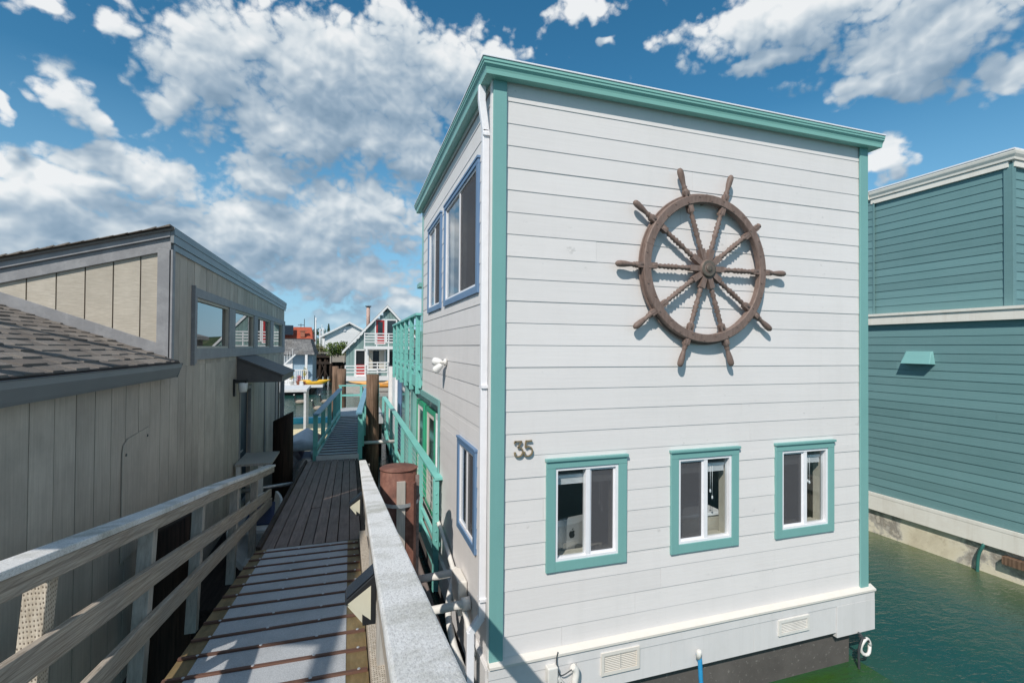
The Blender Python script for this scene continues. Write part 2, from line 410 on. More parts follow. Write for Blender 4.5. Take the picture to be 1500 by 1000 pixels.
# ------------------------------------------------------------------ wall helpers
def rows_minus(u0, u1, za, zb, holes):
    """cells of the strip za..zb left by rectangular holes"""
    zs = sorted({za, zb} | {z for h in holes for z in (h[2], h[3]) if za < z < zb and h[0] < u1 and h[1] > u0})
    for a, b in zip(zs[:-1], zs[1:]):
        mid = (a + b) / 2
        cut = sorted((max(h[0], u0), min(h[1], u1)) for h in holes if h[2] < mid < h[3] and h[0] < u1 and h[1] > u0)
        s = u0
        for c0, c1 in cut:
            if c0 > s + 1e-4: yield s, c0, a, b
            s = max(s, c1)
        if s < u1 - 1e-4: yield s, u1, a, b
def siding(mb, P, u0, u1, z0, z1, exp, top, holes=(), lap=.013, joints=True, mi=0, back=-.02):
    """lap boards; one board edge lies at height top"""
    k0 = math.floor((z0 - top) / exp)
    z = top + k0 * exp
    while z < z1 - 1e-4:
        a = max(z, z0); b = min(z + exp, z1)
        us = [u0]
        if joints and u1 - u0 > 3 and rnd.random() < .4:
            us += sorted(rnd.uniform(u0 + .5, u1 - .5) for _ in range(1))
        us.append(u1)
        for i in range(len(us) - 1):
            ua = us[i] + (.0012 if i else 0); ub = us[i + 1] - (.0012 if i + 2 < len(us) else 0)
            jit = rnd.uniform(-.0012, .0012)
            for c0, c1, za, zb in rows_minus(ua, ub, a, b, holes):
                na = lap * (1 - (za - z) / exp) + jit; nb = lap * (1 - (zb - z) / exp) + jit + .001
                mb.hexa([P(c0, za, back), P(c1, za, back), P(c1, za, na), P(c0, za, na),
                         P(c0, zb, back), P(c1, zb, back), P(c1, zb, nb), P(c0, zb, nb)], mi)
        z += exp
def sheet(mb, P, u0, u1, z0, z1, n0, n1, holes=(), mi=0):
    for c0, c1, a, b in rows_minus(u0, u1, z0, z1, holes):
        mb.mbox(P, c0, c1, a, b, n0, n1, mi)
def vboards(mb, P, u0, u1, zb, zt, sp, gap, holes=(), n=.012, start=None, mi=0):
    u = (start if start is not None else u0)
    while u > u0: u -= sp
    while u < u1:
        a = max(u + gap / 2, u0); b = min(u + sp - gap / 2, u1)
        if b - a > .01:
            j = rnd.uniform(-.0015, .0015)
            hs = [h for h in holes if h[0] < b and h[1] > a]
            if not hs:
                mb.hexa([P(a, zb(a), -.01), P(b, zb(b), -.01), P(b, zb(b), n + j), P(a, zb(a), n + j),
                         P(a, zt(a), -.01), P(b, zt(b), -.01), P(b, zt(b), n + j), P(a, zt(a), n + j)], mi)
            else:
                for c0, c1, za, zc in rows_minus(a, b, zb(a), zt(a), hs):
                    mb.mbox(P, c0, c1, za, zc, -.01, n + j, mi)
        u += sp
def casing(mb, P, u0, u1, z0, z1, w, t, mi=0, head=0.0, n0=.0):
    mb.mbox(P, u0, u0 + w, z0, z1 - w, n0, t, mi); mb.mbox(P, u1 - w, u1, z0, z1 - w, n0, t, mi)
    mb.mbox(P, u0 + w, u1 - w, z0, z0 + w, n0, t - .002, mi)
    mb.mbox(P, u0, u1, z1 - w, z1 - (.03 if head else 0), n0, t + .002, mi)
    if head: mb.mbox(P, u0 - .012, u1 + .012, z1 - .03, z1, n0, t + head, mi)
def frame(mb, P, u0, u1, z0, z1, w, n0, n1, mi=0):
    mb.mbox(P, u0, u0 + w, z0, z1, n0, n1, mi); mb.mbox(P, u1 - w, u1, z0, z1, n0, n1, mi)
    mb.mbox(P, u0 + w, u1 - w, z0, z0 + w, n0, n1, mi); mb.mbox(P, u0 + w, u1 - w, z1 - w, z1, n0, n1, mi)

# ------------------------------------------------------------------ camera, sky, sun
cam = bpy.data.objects.new('camera', bpy.data.cameras.new('camera')); COL.objects.link(cam)
cam.data.sensor_width = 36; cam.data.lens = 717 / 1500 * 36
cam.data.clip_start = .05; cam.data.clip_end = 5000
rows = [[0.9494498558585736, -0.010938556487946097, -0.3137280975496043],
        [-0.3138296662225227, -0.00926923064792261, -0.9494340535086445],
        [0.007477419928962698, 0.9998972093896231, -0.012233513234158328]]
cam.matrix_world = Matrix.Translation((0, 0, 4.26)) @ Matrix(rows).to_4x4()
S.camera = cam

SUN = Vector((-.85, -1.0, 1.25)).normalized()
sun = bpy.data.objects.new('sun', bpy.data.lights.new('sun', 'SUN')); COL.objects.link(sun)
sun.data.energy = 3.9; sun.data.angle = R(.5); sun.data.color = (1, .94, .86)
sun.rotation_euler = SUN.to_track_quat('Z', 'Y').to_euler()
sun.location = (-20, -25, 40)

def cloud_group():
    gr = bpy.data.node_groups.new('cloud field', 'ShaderNodeTree')
    gr.interface.new_socket('UV', in_out='INPUT', socket_type='NodeSocketVector')
    for nm in ('D', 'Low', 'Lumps'): gr.interface.new_socket(nm, in_out='OUTPUT', socket_type='NodeSocketFloat')
    t = NT(gr); gi = t.n('NodeGroupInput'); go = t.n('NodeGroupOutput')
    uv = gi.outputs[0]
    blobs = [(-13.0,26.2,7.3,5.3),(-4.8,27.1,9.6,5.4),(3.1,28.3,10.8,5.6),(11.6,29.0,8.7,4.3),(-3.3,22.4,14.4,3.5),(3.2,22.6,8.9,3.6),(-23.8,20.2,2.8,2.1),(-26.0,26.5,2.1,1.1),(-28.5,18.3,0.9,1.1),(-25.8,13.5,5.0,2.5),(-17.9,15.2,5.8,2.7),(-21.8,9.6,14.4,5.2),(-7.9,12.2,13.5,5.6),(3.3,14.2,6.7,5.1),(-2.4,8.0,12.5,3.4),(7.8,20.6,4.6,2.8),(-9.2,17.0,3.8,2.6),(49.2,30.9,12.5,3.1),(60.1,26.4,8.6,3.4),(46.2,27.7,5.0,1.1),(56.3,24.0,5.5,1.5),(63.9,21.9,2.8,1.9),(26.8,34.9,3.9,1.4),(29.5,31.9,1.1,0.7),(55.7,17.4,1.7,2.0),(4.9,4.3,4.5,1.7),(-1.0,2.8,3.0,0.9),(-13.9,5.8,8.6,0.9),
             # added clouds out of view, enlarged for more white fill light
             (-60, 22, 16, 7), (-95, 20, 26, 12), (-140, 34, 34, 20), (165, 26, 34, 18), (115, 34, 28, 16), (85, 14, 12, 5), (-60, 58, 50, 14), (40, 62, 40, 12)]
    uvs = t.n('ShaderNodeVectorMath', operation='MULTIPLY', inp={0: uv, 1: (1, 1.3, 0)}).outputs[0]
    warp = t.n('ShaderNodeTexNoise', noise_dimensions='2D', inp={'Vector': uvs, 'Scale': .20, 'Detail': 3.0, 'Roughness': .55}).outputs[1]
    wv = t.n('ShaderNodeVectorMath', operation='MULTIPLY_ADD', inp={0: warp, 1: (5.0, 3.6, 0), 2: uv}).outputs[0]
    wv = t.n('ShaderNodeVectorMath', operation='SUBTRACT', inp={0: wv, 1: (2.5, 1.8, 0)}).outputs[0]
    acc = None
    for (u, v, ru, rv) in blobs:
        d = t.n('ShaderNodeVectorMath', operation='SUBTRACT', inp={0: wv, 1: (u, v, 0)}).outputs[0]
        d = t.n('ShaderNodeVectorMath', operation='MULTIPLY', inp={0: d, 1: (1 / (ru * 1.24), 1 / (rv * 1.24), 0)}).outputs[0]
        l = t.n('ShaderNodeVectorMath', operation='LENGTH', inp={0: d}).outputs['Value']
        e = t.math('SUBTRACT', 1.0, l)
        acc = e if acc is None else t.math('SMOOTH_MAX', acc, e, .12)
    acc = t.math('MAXIMUM', acc, -.8)
    def nz(scale, det, ro, typ='FBM'):
        return t.n('ShaderNodeTexNoise', noise_dimensions='2D', noise_type=typ, normalize=True, inp={'Vector': uvs, 'Scale': scale, 'Detail': det, 'Roughness': ro}).outputs[0]
    low = t.math('ADD', acc, t.math('MULTIPLY', t.math('SUBTRACT', nz(.13, 2.0, .5), .5), 1.0))
    b1 = t.math('ABSOLUTE', t.math('SUBTRACT', nz(.26, 1.0, .4), .5))
    b2 = t.math('ABSOLUTE', t.math('SUBTRACT', nz(.68, 1.0, .4), .5))
    bil = t.math('ADD', t.math('MULTIPLY', b1, 1.5), t.math('MULTIPLY', b2, .65))        # cauliflower lumps
    fine = t.math('SUBTRACT', nz(1.1, 7.0, .62), .5)
    d = t.math('ADD', low, t.math('ADD', t.math('SUBTRACT', bil, .27), t.math('MULTIPLY', fine, .40)))
    gr.links.new(d, go.inputs[0]); gr.links.new(low, go.inputs[1]); gr.links.new(bil, go.inputs[2])
    return gr

w = bpy.data.worlds.new('World'); S.world = w; w.use_nodes = True
w.cycles.sampling_method = 'MANUAL'; w.cycles.sample_map_resolution = 256
wt = w.node_tree; wt.nodes.clear(); t = NT(wt)
out = t.n('ShaderNodeOutputWorld'); bg = t.n('ShaderNodeBackground'); bg.inputs[1].default_value = .15
wt.links.new(bg.outputs[0], out.inputs[0])
sky = t.n('ShaderNodeTexSky'); sky.sky_type = 'NISHITA'; sky.sun_disc = False
sky.sun_elevation = math.asin(SUN.z); sky.sun_rotation = math.atan2(SUN.x, SUN.y)
sky.air_density = 1.0; sky.dust_density = .0; sky.ozone_density = 3.0; sky.altitude = 0
hsv = t.n('ShaderNodeHueSaturation', inp={'Hue': .484, 'Saturation': 1.28, 'Value': .72, 'Color': sky.outputs[0]}).outputs[0]
dirv = t.n('ShaderNodeTexCoord').outputs['Generated']
sx = t.n('ShaderNodeSeparateXYZ', inp={0: dirv})
u = t.math('MULTIPLY', t.math('ARCTAN2', sx.outputs[0], sx.outputs[1]), 57.29578)
v = t.math('MULTIPLY', t.math('ARCSINE', sx.outputs[2]), 57.29578)
uv = t.n('ShaderNodeCombineXYZ', inp={0: u, 1: v, 2: 0.0}).outputs[0]
lowf = t.n('ShaderNodeMapRange', inp={0: v, 1: 0.0, 2: 24.0, 3: .85, 4: 0.0}).outputs[0]
hsv = t.mix(lowf, hsv, (1.75, 3.45, 5.0))
CG = cloud_group()
def dens(off):
    vv = t.n('ShaderNodeVectorMath', operation='ADD', inp={0: uv, 1: off}).outputs[0]
    nd = t.n('ShaderNodeGroup'); nd.node_tree = CG; wt.links.new(vv, nd.inputs[0]); return nd.outputs
d0 = dens((0, 0, 0)); d1 = dens((-1.2, 3.4, 0)); d2 = dens((-.35, .7, 0))
alpha = t.n('ShaderNodeMapRange', interpolation_type='SMOOTHSTEP', inp={0: d0[0], 1: .0, 2: .42}).outputs[0]
lit = t.math('ADD', .55, t.math('MULTIPLY', t.math('SUBTRACT', d0[1], d1[1]), .72))
lit = t.math('ADD', lit, t.math('MULTIPLY', t.math('SUBTRACT', d0[2], d2[2]), .42))
lit = t.math('ADD', lit, t.math('MULTIPLY', t.math('SUBTRACT', d0[0], d2[0]), .13))
lit = t.math('SUBTRACT', lit, t.math('MULTIPLY', t.math('SUBTRACT', d0[1], .15), .34), clamp=True)
ccol = t.ramp(lit, [(.0, (.23, .34, .46)), (.32, (.35, .46, .575)), (.58, (.54, .63, .71)), (.80, (.76, .82, .86)), (1.0, (.93, .95, .96))])
ccol = t.n('ShaderNodeVectorMath', operation='SCALE', inp={0: ccol, 'Scale': 5.9}).outputs[0]
hz = t.n('ShaderNodeMapRange', inp={0: v, 1: 0.5, 2: 5.0}).outputs[0]
alpha = t.math('MULTIPLY', t.math('MULTIPLY', alpha, hz), .96)
wt.links.new(t.mix(alpha, hsv, ccol), bg.inputs[0])

S.view_settings.view_transform = 'Standard'; S.view_settings.look = 'None'
S.view_settings.exposure = 0.10; S.view_settings.gamma = 1.0

# ------------------------------------------------------------------ water and hills
mb = MB(); mb.add([(-1500, -1500, WZ), (1500, -1500, WZ), (1500, 1500, WZ), (-1500, 1500, WZ)], [(0, 1, 2, 3)])
tag(mb.build('water', M['water'], recalc=False), kind='structure')
mb = MB(); nx, ny = 60, 8
vs = []; fs = []
for j in range(ny):
    for i in range(nx):
        x = -320 + 640 * i / (nx - 1); y = 330 + 160 * j / (ny - 1)
        h = math.sin(min(1, j / 4.0) * math.pi / 2) * (11 + 6 * math.sin(x * .017 + 1) + 4 * math.sin(x * .051) + rnd.uniform(-1, 1)) + (-1 if j == 0 else 0)
        vs.append((x, y, h))
for j in range(ny - 1):
    for i in range(nx - 1):
        fs.append((j * nx + i, j * nx + i + 1, (j + 1) * nx + i + 1, (j + 1) * nx + i))
mb.add(vs, fs, sm=True)
tag(mb.build('hill', M['hill']), kind='structure')

def leaf_crown(mb, c, rx, rz, n, size, lobes=7):
    cs = [(Vector((rnd.uniform(-.6, .6) * rx, rnd.uniform(-.6, .6) * rx, rnd.uniform(-.5, .6) * rz)), rnd.uniform(.35, .62)) for _ in range(lobes)]
    for _ in range(n):
        lc, lr = rnd.choice(cs)
        d = Vector((rnd.gauss(0, 1), rnd.gauss(0, 1), rnd.gauss(0, 1))).normalized() * (rnd.random() ** .45) * lr
        p = Vector(c) + lc + Vector((d.x * rx, d.y * rx, d.z * rz))
        a = Vector((rnd.gauss(0, 1), rnd.gauss(0, 1), rnd.gauss(0, 1))).normalized()
        b = a.cross(Vector((rnd.gauss(0, 1), rnd.gauss(0, 1), rnd.gauss(0, 1)))).normalized()
        s = size * rnd.uniform(.6, 1.3)
        mb.add([p - a * s, p + b * s * .5, p + a * s, p - b * s * .5], [(0, 1, 2, 3)])
def tree(name, x, y, z0, h, r, label, cat, leaf, n=420, size=None, group=None):
    o = thing(name, (x, y, z0), label, cat, group)
    mb = MB(); top = Vector((x + rnd.uniform(-.1, .1) * r, y, z0 + h * .6))
    mb.tube([(x, y, z0), (x + .04 * r, y, z0 + h * .3), top], [h * .035, h * .026, h * .012], 7)
    for k in range(4):
        a = k * 1.6 + rnd.random()
        st = Vector((x, y, z0)).lerp(top, .55 + .1 * k)
        mb.tube([st, st + Vector((math.cos(a) * r * .5, math.sin(a) * r * .5, h * .16))], [h * .014, h * .006], 5)
    mb.build('trunk', M['bark'], o)
    mb = MB(); leaf_crown(mb, (x, y, z0 + h * (.42 if cat == 'bush' else .66)), r, h * (.48 if cat == 'bush' else .36), n, size or h * .045, 11)
    mb.build('crown', leaf, o, recalc=False)
    return o
for i, (px, yy, h, lab) in enumerate([
        (-40.5, 320, 12.5, 'round dark tree on the hillside just right of the red roof'), (-23.5, 325, 9, 'low dark tree on the skyline above the tall masts'),
        (-16, 318, 9.5, 'small dark hill tree left of the pointed conifer'), (-3.0, 322, 8, 'low dark tree on the skyline touching the white gable roof'),
        (-56, 330, 12, 'dark hill tree directly above the red roof')]):
    tree('hill_tree', px - 4, yy, 5.5, h, h * .75, lab, 'tree', M['leaf_dark'], 320, h * .07, 'trees on the far hillside')
o = thing('conifer', (-12.5, 316, 5), 'thin pointed conifer on the hill skyline left of the white gabled house', 'tree')
mb = MB(); mb.tube([(-12.5, 316, 5), (-12.5, 316, 17.5)], [.35, .05], 6); mb.build('trunk', M['bark'], o)
mb = MB()
for k in range(240):
    q = rnd.random(); a = rnd.random() * 6.28; rr = (1 - q) * 2.4 * rnd.uniform(.4, 1)
    p = Vector((-12.5 + math.cos(a) * rr, 316 + math.sin(a) * rr, 8 + q * 9.5)); d = Vector((math.cos(a), math.sin(a), -.5)) * .7
    e = Vector((-math.sin(a), math.cos(a), 0)) * .35
    mb.add([p - d, p + e, p + d, p - e], [(0, 1, 2, 3)])
mb.build('crown', M['leaf_dark'], o, recalc=False)

# ------------------------------------------------------------------ white houseboat
XW0, XW1, YF, YB = 1.40, 6.73, 4.87, 10.0
Pf = lambda u, z, n: (u, YF - n, z)            # front wall, faces the camera
Pl = lambda u, z, n: (XW0 - n, u, z)           # left wall, faces the walkway
Pr = lambda u, z, n: (XW1 + n, u, z)
HB = thing('houseboat', (4.07, 7.4, WZ), 'tall white lap-sided houseboat with turquoise trim and house number 35', 'houseboat')
wins = [(2.000, 2.975), (3.565, 4.545), (5.127, 6.118)]
fh = [(a + .08, b - .08, 1.93, 2.99) for a, b in wins]
lw_up = [(5.43, 7.57, 4.885, 6.46), (7.86, 9.24, 4.885, 6.46)]
lw_lo = (5.46, 6.44, 1.885, 3.09)
lh = [(a + .07, b - .07, c + .07, d - .07) for a, b, c, d in lw_up + [lw_lo]] + [(7.95, 10.0, .9, 3.30)]
mb = MB()
siding(mb, Pf, XW0, XW1, 1.06, 7.08, .2325, 6.844, fh, lap=.0075)
sheet(mb, Pf, XW0 + .03, XW1 - .03, 1.06, 7.08, -.14, -.021, fh, 0)
mb.build('front_wall', M['white_x'], HB)
mb = MB()
siding(mb, Pl, YF + .05, YB, .95, 7.08, .2325, 6.844, lh, lap=.0075)
sheet(mb, Pl, YF + .15, YB, .95, 7.08, -.12, -.021, lh, 0)
mb.build('side_wall', M['white_y'], HB)
mb = MB()
siding(mb, Pr, YF + .05, YB, .95, 7.08, .2325, 6.844)
mb.box(XW0 + .15, XW1 - .03, YB - .06, YB, 3.6, 7.08)
mb.box(XW0 + .9, XW1 - .03, YB - .06, YB, .95, 3.6)
mb.build('rear_wall', M['white_y'], HB)
# rooms behind the windows
mb = MB()
for z0, z1, y1 in ((1.12, 3.55, 8.0), (3.72, 7.0, 9.8)):
    xa, xb, ya = XW0 + .13, XW1 - .1, YF + .15
    mb.add([(xa, ya, z0), (xb, ya, z0), (xb, y1, z0), (xa, y1, z0), (xa, ya, z1), (xb, ya, z1), (xb, y1, z1), (xa, y1, z1)],
           [(0, 1, 2, 3), (4, 7, 6, 5), (1, 5, 6, 2), (3, 2, 6, 7)])
mb.build('room', M['room'], HB, recalc=False)
# roof with ogee gutter
G = [(.166, 7.17), (.166, 7.142), (.158, 7.136), (.156, 7.115), (.136, 7.092), (.128, 7.068), (.122, 7.03), (.03, 7.03), (.03, 7.17)]
XE, YE = XW1 + .155, 10.27
mb = MB()
mb.loft([[(XW0 - n, YF - n, z) for n, z in G], [(XE, YF - n, z) for n, z in G]])
mb.loft([[(XW0 - n, YF - n, z) for n, z in G], [(XW0 - n, YE, z) for n, z in G]])
mb.box(XW1, XE, YF - .03, YE, 7.03, 7.16)
mb.build('gutter', M['teal_x'], HB)
mb = MB()
mb.box(XW0 - .175, XE + .01, YF - .175, YE + .01, 7.172, 7.19)
mb.build('drip_edge', M['vinyl'], HB, bevel=.003)
mb = MB(); mb.box(XW0 - .05, XE - .01, YF - .05, YE - .02, 7.191, 7.24); mb.build('roof', M['gutter_grey'], HB)
mb = MB(); mb.box(XW0 - .118, XE - .02, YF - .118, YE - .01, 7.045, 7.075); mb.box(XW0 - .03, XW0 - .015, YF + .1, YB, 6.98, 7.044); mb.build('soffit', M['soffit'], HB)
# corner boards
for (x0, x1, y0, y1, zb) in ((XW0 - .022, XW0 + .125, YF - .034, YF - .012, 1.03), (XW1 - .135, XW1 + .012, YF - .034, YF - .012, 1.03)):
    mb = MB(); mb.box(x0, x1, y0, y1, zb, 7.044); mb.build('corner_board', M['teal'], HB, bevel=.004)
mb = MB(); mb.box(XW0 - .032, XW0 - .0145, YF - .011, YF + .06, 1.03, 7.044); mb.build('corner_board', M['white_trim'], HB, bevel=.003)
mb = MB(); mb.box(XW0 - .034, XW0 - .0145, YB - .04, YB + .01, 3.62, 7.0); mb.build('corner_board', M['teal'], HB)

def cord(mb, x, y, zt, zb):
    mb.tube([(x, y, zt), (x, y, zb)], .003, 5); mb.lathe([(0, .004), (.01, .012), (.035, .009), (.045, .003)], (x, y, zb - .04), (0, 0, 1), 8)
for i, (a, b) in enumerate(wins):
    mb = MB(); casing(mb, Pf, a, b, 1.865, 3.075, .105, .032, head=.022, n0=-.01)
    win = mb.build('window', M['teal'], HB, bevel=.003)
    ia, ib, za, zb = a + .105, b - .105, 1.97, 2.967; c = (ia + ib) / 2 + .01
    mb = MB(); frame(mb, Pf, ia, ib, za, zb, .03, -.06, .02)
    mb.mbox(Pf, c - .026, c + .026, za + .03, zb - .03, -.06, .014)
    fx = 0 if i == 0 else 1
    l, r_ = ((ia + .03, c - .026) if fx else (c + .026, ib - .03))
    frame(mb, Pf, l, r_, za + .03, zb - .03, .022, -.05, -.004)
    mb.build('frame', M['vinyl'], win, bevel=.002)
    mb = MB(); mb.mbox(Pf, ia + .03, c - .026, za + .03, zb - .03, -.032, -.028); mb.mbox(Pf, c + .026, ib - .03, za + .03, zb - .03, -.032, -.028)
    mb.build('pane', M['glass'], win)
    mb = MB(); l, r_ = ((ia + .052, c - .048) if i else (c + .048, ib - .052))
    mb.mbox(Pf, l, r_, za + .052, zb - .052, -.012, -.010); mb.build('insect_screen', M['screen'], win)
    mb = MB()                                                            # deep jamb and sill inside
    mb.mbox(Pf, ia - .02, ia, za, zb, -.20, -.062); mb.mbox(Pf, ib, ib + .02, za, zb, -.20, -.062)
    mb.mbox(Pf, ia, ib, za - .02, za, -.24, -.062); mb.mbox(Pf, ia, ib, zb, zb + .02, -.20, -.062)
    mb.build('jamb', M['beige'], win)
    mb = MB()                                                            # raised blind
    for k in range(5): mb.mbox(Pf, ia + .04, ib - .04, zb - .15 - k * .013, zb - .142 - k * .013, -.115, -.07)
    mb.mbox(Pf, ia + .03, ib - .03, zb - .135, zb - .10, -.12, -.065)
    mb.build('blind', M['vinyl'], win)
    mb = MB(); cx = ib - .19 if i == 0 else c + .13
    cord(mb, cx, YF + .064, zb - .1, zb - .42); cord(mb, cx + .03, YF + .064, zb - .1, zb - (.50 if i != 2 else .44)); mb.build('blind_cord', M['vinyl'], win)
# blue windows of the side wall
for i, (a, b, z0, z1) in enumerate(lw_up + [lw_lo]):
    mb = MB(); wd = .085
    casing(mb, Pl, a, b, z0, z1, wd, .034, head=.012, n0=-.01)
    win = mb.build('window', M['blue'], HB, bevel=.003)
    ia, ib, za, zb = a + wd, b - wd, z0 + wd, z1 - wd; c = (ia + ib) / 2
    mb = MB(); frame(mb, Pl, ia, ib, za, zb, .03, -.03, .016); mb.mbox(Pl, c - .022, c + .022, za + .03, zb - .03, -.03, .012)
    mb.build('frame', M['vinyl'], win)
    mb = MB(); mb.mbox(Pl, ia + .03, c - .022, za + .03, zb - .03, -.008, -.005); mb.mbox(Pl, c + .022, ib - .03, za + .03, zb - .03, -.008, -.005)
    mb.build('pane', M['glass_sky'], win)
    mb = MB(); mb.mbox(Pl, ia + .045, c - .03, za + .045, zb - .045, .002, .004); mb.build('insect_screen', M['screen'], win)
    mb = MB()
    if i == 2: continue
    mb.mbox(Pl, c + .1, c + .1 + (ib - ia) * .16, za, zb, -.2, -.12)
    mb.build('curtain', M['beige'], win)
# house number 35, brass with dark edges
mb = MB()
def stroke(mb, pts, w, x0, z0, s):
    B_ = bez([(p[0], 0, p[1]) for p in pts], 5); n = len(B_); P_ = list(B_)
    for i in range(n):
        d = (B_[min(i + 1, n - 1)] - B_[max(i - 1, 0)]).normalized(); q = Vector((-d.z, 0, d.x)) * w / 2
        P_[i] = (P_[i] - q, P_[i] + q)
    rings = [[(x0 + s * a.x, YF - .016, z0 + s * a.z), (x0 + s * b.x, YF - .016, z0 + s * b.z),
              (x0 + s * b.x, YF - .034, z0 + s * b.z), (x0 + s * a.x, YF - .034, z0 + s * a.z)] for a, b in P_]
    mb.loft(rings)
Z0, SC = 3.12, .162
stroke(mb, [(0, .84), (.03, .97), (.12, .985)], .08, 1.637, Z0, SC)
stroke(mb, [(.03, .98), (.25, .985), (.5, .985)], .075, 1.637, Z0, SC)
stroke(mb, [(.50, .98), (.38, .80), (.25, .60)], .07, 1.637, Z0, SC)
stroke(mb, [(.2, .6), (.4, .58), (.55, .42), (.55, .2), (.4, .03), (.2, .01), (.05, .08), (.02, .2)], .078, 1.637, Z0, SC)
mb.lathe([(0, .012), (.016, .012)], (1.643, YF - .018, Z0 + .04), (0, -1, 0), 8)
stroke(mb, [(.12, .99), (.3, .975), (.55, .99)], .10, 1.742, Z0, SC)
stroke(mb, [(.13, .99), (.11, .78), (.1, .56)], .075, 1.742, Z0, SC)
stroke(mb, [(.1, .54), (.25, .63), (.45, .58), (.57, .4), (.55, .18), (.4, .03), (.2, .01), (.05, .08), (.01, .2)], .078, 1.742, Z0, SC)
mb.lathe([(0, .012), (.016, .012)], (1.747, YF - .018, Z0 + .04), (0, -1, 0), 8)
mb.build('house_number', M['brass'], HB)
# skirt, hull, vents
mb = MB(); mb.prism([(1.37, 4.87, 1.062), (1.37, 4.79, 1.022), (1.37, 4.79, .997), (1.37, 4.87, .985)], (XW1 + .09 - 1.37, 0, 0))
mb.build('base_ledge', M['cream'], HB)
mb = MB()
mb.box(1.365, 3.0, 4.808, 4.87, .885, .9845); mb.box(3.002, 5.2, 4.808, 4.87, .885, .9845); mb.box(5.202, XW1 + .085, 4.808, 4.87, .885, .9845)
for a, b in ((1.375, 2.35), (2.353, 3.55), (3.553, 4.75), (4.753, 6.12)): mb.box(a, b, 4.815, 4.87, .54, .8835)
mb.box(6.123, XW1 + .085, 4.806, 4.87, .475, .8835)
mb.box(XW1 + .02, XW1 + .083, 4.8705, 10, .475, 1.02)
mb.box(1.352, 1.398, 4.88, 7.9, .55, .95)
mb.build('skirt', M['skirt'], HB, bevel=.002)
mb = MB(); mb.prism([(1.44, 4.90, -1.2), (6.44, 4.90, -1.2), (6.46, 4.90, .62), (1.44, 4.90, .62)], (0, 16, 0)); mb.build('hull', M['hull_dark'], HB)
for j, (a, b, z0, z1) in enumerate(((2.64, 3.12, .682, .928), (5.13, 5.63, .675, .868))):
    mb = MB(); frame(mb, Pf, a, b, z0, z1, .035, .05, .078)
    if j == 0: mb.mbox(Pf, (a + b) / 2 - .008, (a + b) / 2 + .008, z0 + .035, z1 - .035, .05, .07)
    k = z0 + .045
    while k < z1 - .045:
        mb.hexa([Pf(a + .035, k, .05), Pf(b - .035, k, .05), Pf(b - .035, k, .07), Pf(a + .035, k, .07),
                 Pf(a + .035, k + .009, .05), Pf(b - .035, k + .009, .05), Pf(b - .035, k + .004, .07), Pf(a + .035, k + .004, .07)]); k += .019
    v = mb.build('vent', M['pvc'] if j else M['cream'], HB)
    mb = MB(); mb.mbox(Pf, a + .03, b - .03, z0 + .03, z1 - .03, .056, .0575); mb.build('vent_backing', M['beige'] if j == 0 else M['galv'], v)
# downspout
mb = MB()
dx = XW0 - .055
mb.beam((XW0 - .10, 5.02, 7.035), (XW0 - .10, 5.02, 6.86), .075, .06, (0, 1, 0))
mb.beam((XW0 - .10, 5.02, 6.87), (dx, 5.02, 6.55), .075, .06, (0, 1, 0))
mb.beam((dx, 5.02, 6.57), (dx, 5.02, 1.42), .075, .06, (0, 1, 0))
mb.beam((dx, 5.02, 1.43), (dx - .12, 5.03, 1.28), .078, .062, (0, 1, 0))
mb.beam((dx - .12, 5.03, 1.29), (dx - .12, 5.03, .75), .078, .062, (0, 1, 0))
ds = mb.build('downspout', M['vinyl'], HB, bevel=.006)
for z in (6.5, 3.83, 1.6):
    mb = MB(); mb.box(XW0 - .092, XW0 - .012, 4.97, 5.07, z, z + .03); mb.build('strap', M['vinyl'], ds)
# floodlight on the side wall
mb = MB(); mb.lathe([(0, .055), (.03, .055), (.045, .02), (.1, .02)], (XW0 - .013, 7.37, 4.03), (-1, 0, 0), 14)
fl = mb.build('floodlight', M['pvc'], HB)
for a, d in (((XW0 - .08, 7.37, 4.03), (-.5, .75, .05)), ((XW0 - .08, 7.37, 4.0), (-.4, .45, -.5))):
    mb = MB(); mb.lathe([(0, .02), (.04, .045), (.13, .062), (.16, .062), (.165, .05)], a, d, 14); mb.build('lamp_head', M['lamp_white'], fl)
# pipes low on the side wall
mb = MB()
mb.tube(bez([(XW0 - .06, 8.0, 1.55), (XW0 - .06, 7.2, 1.45), (XW0 - .07, 6.3, 1.28), (XW0 - .08, 5.6, 1.1), (XW0 - .1, 5.2, .92)], 4), .032, 10)
mb.tube(bez([(XW0 - .08, 6.35, 1.25), (XW0 - .2, 6.1, 1.0), (XW0 - .22, 5.6, .8), (XW0 - .1, 4.9, .55)], 4), .04, 10)
mb.build('conduit', M['pvc'], HB)
for y, z in ((6.42, 1.28), (5.72, 1.22)):
    mb = MB(); mb.lathe([(0, .075), (.10, .075), (.105, .05), (.62, .05)], (XW0 - .014, y, z), (-1, 0, -.05), 14); mb.build('pipe_stub', M['pvc'], HB)
mb = MB(); mb.box(XW0 - .13, XW0 - .014, 5.85, 6.25, 1.0, 1.42); mb.build('utility_box', M['cream'], HB, bevel=.02)
